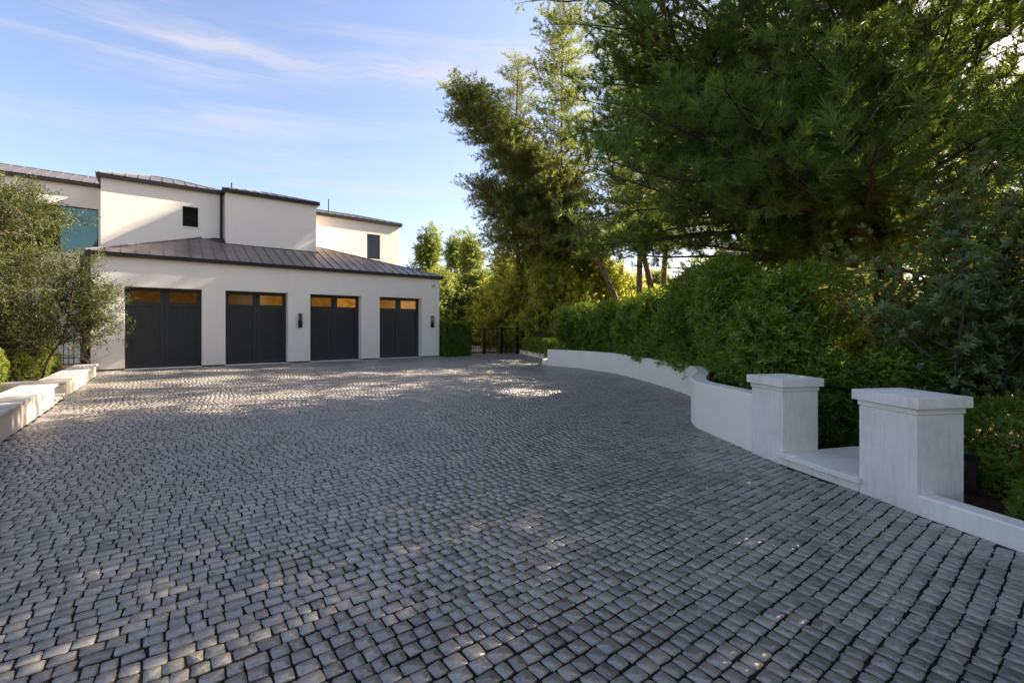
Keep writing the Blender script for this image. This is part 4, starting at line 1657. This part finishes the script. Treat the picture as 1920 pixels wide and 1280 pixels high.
plant('bush', 'hedge_shrub', HP[2], (6.95, 2.25, -0.05), (0.62, 0.50), 2.4, 'low glossy shrub just behind the far concrete pillar', 'shrub', 'hedge behind the curved wall')
plant('bush', 'hedge_shrub', HP[1], (7.25, 1.72, -0.05), (0.75, 0.52), 0.7, 'low glossy shrub filling the gap between the two pillars', 'shrub', 'hedge behind the curved wall')

# ---- spoon-leaved shrubs at the right
t_pit = [leaf_spray2(11, 0.092, 0.034, 0.10, 1.0, rng, whorl=0.5) for _ in range(6)]


def stem_shrub(seed, h, spread, n_stem, n_twig, temps, mat, sc=1.0, tw=0.28):
    r = np.random.default_rng(seed)
    tb = Tubes()
    pos, dirs = [], []
    for i in range(n_stem):
        a = i * 2.399 + r.normal(0, 0.3)
        d = (spread / h * math.cos(a) * r.uniform(0.3, 1.1), spread / h * math.sin(a) * r.uniform(0.3, 1.1), 1.0)
        L = h * r.uniform(0.6, 1.05)
        st_ = curve((0.12 * math.cos(a), 0.12 * math.sin(a), -0.1), d, L, 8, r, 0.1, 0.10)
        tb.add(st_, 0.022, 0.006, 6)
        for q in range(n_twig):
            u = 0.12 + 0.88 * (q + r.random()) / n_twig
            ip = np.array([np.interp(u, np.linspace(0, 1, 9), st_[:, k_]) for k_ in range(3)])
            aa = r.uniform(0, 2 * PI)
            d2 = np.array((math.cos(aa), math.sin(aa), r.uniform(0.2, 1.1)))
            L2 = r.uniform(0.2, 0.62)
            tw_ = curve(ip, d2, L2, 4, r, 0.4, 0.15)
            tb.add(tw_, 0.006, 0.003, 3)
            for w in range(3):
                bp = tw_[r.integers(1, 5)]
                d3 = norm(tw_[-1] - tw_[1]) + r.normal(0, 0.55, 3) + (0, 0, 0.3)
                e = bp + norm(d3) * r.uniform(0.04, tw * 0.6)
                pos.append(e)
                dirs.append(d3)
            pos.append(tw_[-1])
            dirs.append(tw_[-1] - tw_[-2])
    pos, dirs = np.array(pos), np.array(dirs)
    ok = pos[:, 2] > 0.05
    return tb.mb.mesh('stem', M['twig'], smooth=True), scatter(temps, pos[ok], dirs[ok], sc * r.uniform(0.75, 1.2, ok.sum()), r, mat, 'foliage')


PIT = [stem_shrub(300 + i, 3.1, 1.25, 14, 44, t_pit, M['shrub_leaves']) for i in range(2)]
for q, (x, y, s, rz, lab) in enumerate((
        (7.75, 1.15, (0.9, 0.92), 0.4, 'spoon leaved shrub with pale twigs left of the near pillar cap'),
        (8.05, 0.25, (1.0, 1.12), 1.9, 'tall spoon leaved shrub at the right edge behind the near pillar'),
        (7.2, -0.75, (0.95, 1.0), 3.6, 'spoon leaved shrub farthest right beside the kerb'))):
    plant('bush', 'evergreen_shrub', PIT[q % 2], (x, y, 0.0), s, rz, lab, 'shrub', 'spoon leaved shrubs by the pillars')

# ---- boxwood: clipped balls, low hedges and the free one beside the near pillar
t_box = [leaf_spray2(9, 0.026, 0.014, 0.06, 0.9, rng) for _ in range(5)]
t_boxs = [leaf_spray2(9, 0.046, 0.024, 0.09, 0.9, rng) for _ in range(5)]


def box_ball(seed, n, temps, rough=0.10):
    r = np.random.default_rng(seed)
    d = norm(r.normal(size=(n, 3)))
    bump = 1 + rough * (np.sin(d[:, 0] * 7 + seed) * np.cos(d[:, 1] * 6) + 0.6 * np.sin(d[:, 2] * 11 + d[:, 0] * 5))
    p = d * (bump * (0.62 + 0.38 * r.random(n) ** 0.5))[:, None] + (0, 0, 0.75)
    ok = p[:, 2] > 0.02
    tb = Tubes()
    for i in range(5):
        a = r.uniform(0, 2 * PI)
        tb.add(curve((0, 0, -0.1), (0.4 * math.cos(a), 0.4 * math.sin(a), 1), 0.9, 4, r, 0.1, 0.1), 0.03, 0.01, 5)
    return tb.mb.mesh('stem', M['twig']), (p[ok], d[ok] + r.normal(0, 0.5, (ok.sum(), 3)) + (0, 0, 0.3), r)


def ball_mesh(seed, n, temps, sc, rough=0.10, mat='box_leaves'):
    st_, (p, d, r) = box_ball(seed, n, temps, rough)
    return st_, scatter(temps, p, d, sc, r, M[mat], 'foliage')


BALL = [ball_mesh(400 + i, 3400, t_boxs, 1.5, 0.06, 'clipped_leaves') for i in range(2)]
for q, (x, y, z, s, lab) in enumerate((
        (-2.75, 8.75, 0.28, (0.42, 0.44), 'yellow green clipped shrub at the left edge over the nearer garden wall'),
        (-2.62, 10.35, 0.28, (0.46, 0.52), 'dark green clipped shrub behind the nearer garden wall'),
        (-2.85, 12.0, 0.28, (0.52, 0.62), 'largest clipped shrub beside the gap in the garden walls'),
        (-2.72, 14.6, 0.25, (0.40, 0.42), 'light green clipped ball nearest the gap behind the farther garden wall'),
        (-2.72, 15.75, 0.25, (0.46, 0.50), 'light green clipped ball under the olive trunk'),
        (-2.68, 17.0, 0.25, (0.44, 0.46), 'light green clipped ball farthest along the garden wall'))):
    plant('bush', 'clipped_shrub', BALL[q % 2], (x, y, z), s, q * 1.3, lab, 'shrub', 'clipped shrubs above the garden walls')
BX = ball_mesh(410, 5200, t_box, 1.8, 0.16)
for q, (x, y, s, lab) in enumerate(((6.15, 0.50, (0.55, 0.52), 'small leaved boxwood shrub behind the near pillar'), (5.22, -0.02, (0.42, 0.34), 'lowest boxwood shrub, tight against the inner side of the concrete kerb'), (5.06, 0.28, (0.20, 0.20), 'small boxwood shrub tucked between the near pillar and the kerb'), (5.55, -0.40, (0.60, 0.52), 'small leaved boxwood shrub behind the low concrete kerb'), (5.05, -1.25, (0.55, 0.48), 'small leaved boxwood shrub farthest along the low concrete kerb'))):
    plant('bush', 'boxwood_shrub', BX, (x, y, -0.05), s, q * 2.0, lab, 'shrub', 'boxwood shrubs behind the near kerb')


def clipped_hedge(name, path, width, z0, z1, n, temps, sc, label, seed, mat='box_leaves'):
    """A box-shaped hedge along a plan path."""
    r = np.random.default_rng(seed)
    P = np.array(path, float)
    seg = np.linalg.norm(np.diff(P, axis=0), axis=1)
    cum = np.concatenate([[0], np.cumsum(seg)])
    s = r.uniform(0, cum[-1], n)
    c = np.stack([np.interp(s, cum, P[:, i]) for i in range(2)], 1)
    c2 = np.stack([np.interp(np.minimum(s + 0.05, cum[-1]), cum, P[:, i]) for i in range(2)], 1)
    c1 = np.stack([np.interp(np.maximum(s - 0.05, 0), cum, P[:, i]) for i in range(2)], 1)
    t = norm(c2 - c1)
    w = np.stack([-t[:, 1], t[:, 0]], 1)
    per = 2 * (z1 - z0) + width
    u = r.uniform(0, per, n)
    side = np.where(u < z1 - z0, -1, np.where(u < z1 - z0 + width, 0, 1))
    h = np.where(side == -1, z0 + u, np.where(side == 0, z1, z0 + (per - u)))
    off = np.where(side == 0, (u - (z1 - z0)) - width / 2, side * width / 2)
    deep = r.random(n) ** 2.2 * 0.16
    lump = 0.05 * np.sin(s * 5.3 + seed) * np.cos(h * 6.1) + 0.03 * np.sin(s * 13.0 + h * 9.0)
    off = off - np.sign(off) * deep * (side != 0) + np.sign(off) * lump * (side != 0)
    h = h + 0.7 * lump * (side == 0)
    h = h - deep * (side == 0) + r.normal(0, 0.012, n)
    p = np.concatenate([c + w * off[:, None], h[:, None]], 1)
    d = np.concatenate([w * (side * 1.0)[:, None], (side == 0)[:, None] * 1.0 + 0.35], 1) + r.normal(0, 0.45, (n, 3))
    # end caps
    m = n // 8
    for e_, sg in ((0, -1), (-1, 1)):
        tt = norm(P[1] - P[0]) if e_ == 0 else norm(P[-1] - P[-2])
        ww = np.array((-tt[1], tt[0]))
        q = P[e_] + tt * sg * 0.02 - (r.random(m) ** 2 * 0.12)[:, None] * tt * sg + ww * r.uniform(-width / 2, width / 2, m)[:, None]
        p = np.concatenate([p, np.concatenate([q, r.uniform(z0, z1, m)[:, None]], 1)])
        d = np.concatenate([d, np.concatenate([np.broadcast_to(tt * sg, (m, 2)), np.full((m, 1), 0.3)], 1) + r.normal(0, 0.45, (m, 3))])
    mid = len(P) // 2
    b = empty(name, (P[mid][0], P[mid][1], z0), label, 'hedge')
    tb = Tubes()
    for ss in np.arange(0.15, cum[-1], 0.3):
        q = [np.interp(ss, cum, P[:, i]) for i in range(2)]
        tb.add(np.array([(q[0], q[1], -0.1), (q[0] + r.normal(0, 0.05), q[1] + r.normal(0, 0.05), z0 + (z1 - z0) * 0.85)]), 0.02, 0.008, 5)
    link('stem', tb.mb.mesh('stem', M['twig']), b)
    link('foliage', scatter(temps, p, d, sc, r, M[mat], 'foliage'), b)


t_boxh = [leaf_spray2(8, 0.070, 0.042, 0.12, 0.9, rng) for _ in range(5)]
clipped_hedge('box_hedge', [(11.50, 21.02), (12.85, 21.05)], 0.85, 0.0, 1.66, 5200, t_boxh, 1.1, 'tall clipped green hedge block between the garage and the gate', 420)
clipped_hedge('box_hedge', [(16.55, 20.3), (15.55, 18.1), (14.55, 15.85), (13.4, 14.6)], 0.55, 0.1, 0.82, 4500, t_boxh, 1.1, 'low clipped hedge on the far kerb in front of the bar fence', 421)
clipped_hedge('box_hedge', [(11.7, 25.8), (13.7, 25.5), (15.7, 24.4), (17.4, 22.7), (18.3, 20.9)], 0.6, 0.1, 0.95, 3800, t_boxh, 1.1, 'low clipped hedge seen through the bars of the gate', 422)

# ---- olive trees over the left garden walls
t_ol = [leaf_spray2(12, 0.092, 0.021, 0.30, 0.75, rng) for _ in range(6)]


def olive(seed, stems, n_br, br_len, n_sub, temps, sc):
    r = np.random.default_rng(seed)
    tb = Tubes()
    pos, dirs = [], []
    for pts, r0, r1 in stems:
        P = np.array(catmull(pts, 6))
        tb.add(P, r0, r1, 8)
        for q in range(n_br):
            u = 0.28 + 0.72 * (q + r.random()) / n_br
            ip = np.array([np.interp(u, np.linspace(0, 1, len(P)), P[:, k_]) for k_ in range(3)])
            a = r.uniform(0, 2 * PI)
            d = np.array((math.cos(a), math.sin(a), r.uniform(-0.1, 0.8)))
            L = br_len * r.uniform(0.5, 1.1) * (1.15 - 0.45 * u)
            b_ = curve(ip, d, L, 6, r, -0.15, 0.14)
            tb.add(b_, 0.014, 0.004, 4)
            for w in range(n_sub):
                k_ = r.uniform(0.15, 1.0)
                bp = np.array([np.interp(k_, np.linspace(0, 1, 7), b_[:, i]) for i in range(3)])
                d2 = norm(b_[-1] - b_[0]) * 0.6 + r.normal(0, 0.6, 3) + (0, 0, 0.15)
                tw_ = curve(bp, d2, r.uniform(0.25, 0.6), 3, r, -0.1, 0.15)
                tb.add(tw_, 0.004, 0.002, 3)
                for z in (1, 2, 3):
                    pos.append(tw_[z - 1] + r.normal(0, 0.03, 3))
                    dirs.append(tw_[z] - tw_[z - 1] + r.normal(0, 0.1, 3))
    return tb.mb, np.array(pos), np.array(dirs), r


ox, oy = -2.70, 15.9
ol_stems = [
    ([(ox, oy, 0.2), (ox + 0.1, oy - 0.15, 0.8), (ox + 0.38, oy - 0.3, 1.7), (ox + 0.35, oy - 0.4, 2.7), (ox + 0.1, oy - 0.5, 4.3)], 0.062, 0.02),
    ([(ox + 0.35, oy - 0.5, 0.2), (ox + 0.5, oy - 0.75, 0.75), (ox + 0.75, oy - 0.9, 1.25), (ox + 0.85, oy - 0.6, 2.0), (ox + 0.9, oy - 0.3, 2.9)], 0.035, 0.012),
    ([(ox - 0.05, oy, 0.2), (ox - 0.3, oy - 0.3, 1.2), (ox - 0.5, oy - 0.9, 2.6), (ox - 0.6, oy - 1.2, 4.6)], 0.055, 0.02),
    ([(ox + 0.3, oy - 0.3, 1.5), (ox - 0.1, oy - 1.2, 2.2), (ox - 0.4, oy - 2.0, 3.3), (ox - 0.5, oy - 2.4, 4.4)], 0.04, 0.015),
]
mb_, ps, ds, r = olive(500, ol_stems, 24, 1.15, 14, t_ol, 1.0)
ok = ps[:, 2] > 1.05 + 0.12 * np.sin(ps[:, 0] * 5)
ps, ds = ps[ok], ds[ok]
ol = empty('olive_tree', (ox, oy, 0.2), 'grey green olive tree with slanting stems in front of the left garage corner', 'tree', 'olive trees on the left')
ow = mb_.mesh('trunk', M['pale_bark'], smooth=True)
oc = scatter(t_ol, ps, ds, r.uniform(0.8, 1.2, len(ps)), r, M['olive_leaves'], 'crown')
link('trunk', ow, ol)
link('crown', oc, ol)
print('olive sprays', len(ps))
o2 = copy_tree(ol)
o2.location = (-4.1, 11.2, 0.55)
o2.rotation_euler = (0, 0, 2.2)
o2.scale = (0.85, 0.85, 0.80)
tag(o2, 'nearer olive tree at the left edge of the view')
# dark shrubs between the olive and the garage
for q, (x, y, s, rz, lab) in enumerate(((-3.3, 18.3, (0.95, 0.75), 0.3, 'dark leafy shrub beside the left garage corner'), (-4.5, 16.9, (1.1, 0.85), 1.7, 'dark leafy shrub behind the olive trunk'),
                                        (-5.4, 15.0, (1.1, 0.9), 2.9, 'dark leafy shrub farthest left behind the olive tree'))):
    plant('bush', 'leafy_shrub', HP[q % 3], (x, y, 0.25), s, rz, lab, 'shrub', 'dark shrubs behind the olive trees')
# iron garden gate left of the garage corner
ig = empty('garden_gate', (-2.7, 20.4, 0), 'narrow black iron garden gate beside the left garage corner', 'gate')
for z in (0.5, 1.15):
    rail((-3.3, 20.4), (-2.32, 20.4), z, z, 0.03, 0.012, ig)
bars_between((-3.3, 20.4), (-2.32, 20.4), 0.3, 1.3, 0.3, 1.3, 0.12, 0.01, ig)

# ---- fallen leaves along the foot of the curved wall and on the drive
r = np.random.default_rng(700)
P = np.array([p for p in wall_pts])
k_ = r.integers(20, len(P), 160)
q = P[k_] + r.normal(0, 0.07, (160, 2)) + (-0.22, 0.1)
q = np.concatenate([q, np.stack([r.uniform(-1.5, 7, 300), r.uniform(0.6, 14, 300)], 1)])
q = q[inside(q[:, 0], q[:, 1], DRIVE)]
t_dead = [leaf_spray(1, 0.06, 0.018, 0.0, 1.45, r) for _ in range(4)]
o = link('fallen_leaves', scatter(t_dead, np.concatenate([q, np.full((len(q), 1), 0.014)], 1), np.tile((0, 0, 1.0), (len(q), 1)), r.uniform(0.5, 1.2, len(q)), r, M['dead_leaf'], 'fallen_leaves'), None, 'stuff')
tag(o, 'dry yellow brown leaves fallen on the cobbled drive', 'fallen leaves')
r = np.random.default_rng(710)
k_ = r.integers(10, len(P), 700)
q = np.concatenate([P[k_] + r.normal(0, 0.16, (700, 2)) + (-0.3, 0.12), np.stack([r.uniform(-1.6, 8, 1500), r.uniform(0.4, 13, 1500)], 1)])
q = q[inside(q[:, 0], q[:, 1], DRIVE)]
n = len(q)
a = r.uniform(0, PI, n)
d = np.stack([np.cos(a), np.sin(a), np.zeros(n)], 1) * (r.uniform(0.03, 0.08, n)[:, None])
w = np.stack([-np.sin(a), np.cos(a), np.zeros(n)], 1) * 0.0016
c = np.concatenate([q, np.full((n, 1), 0.005)], 1)
V = np.stack([c - d - w, c - d + w, c + d + (0, 0, 0.002)], 1).reshape(-1, 3)
o = link('pine_needles', np_mesh('pine_needles', V, [np.arange(3 * n).reshape(n, 3)], M['dead_leaf'], np.repeat(r.random(n), 3)), None, 'stuff')
tag(o, 'thin brown pine needles scattered over the cobbles', 'needles')
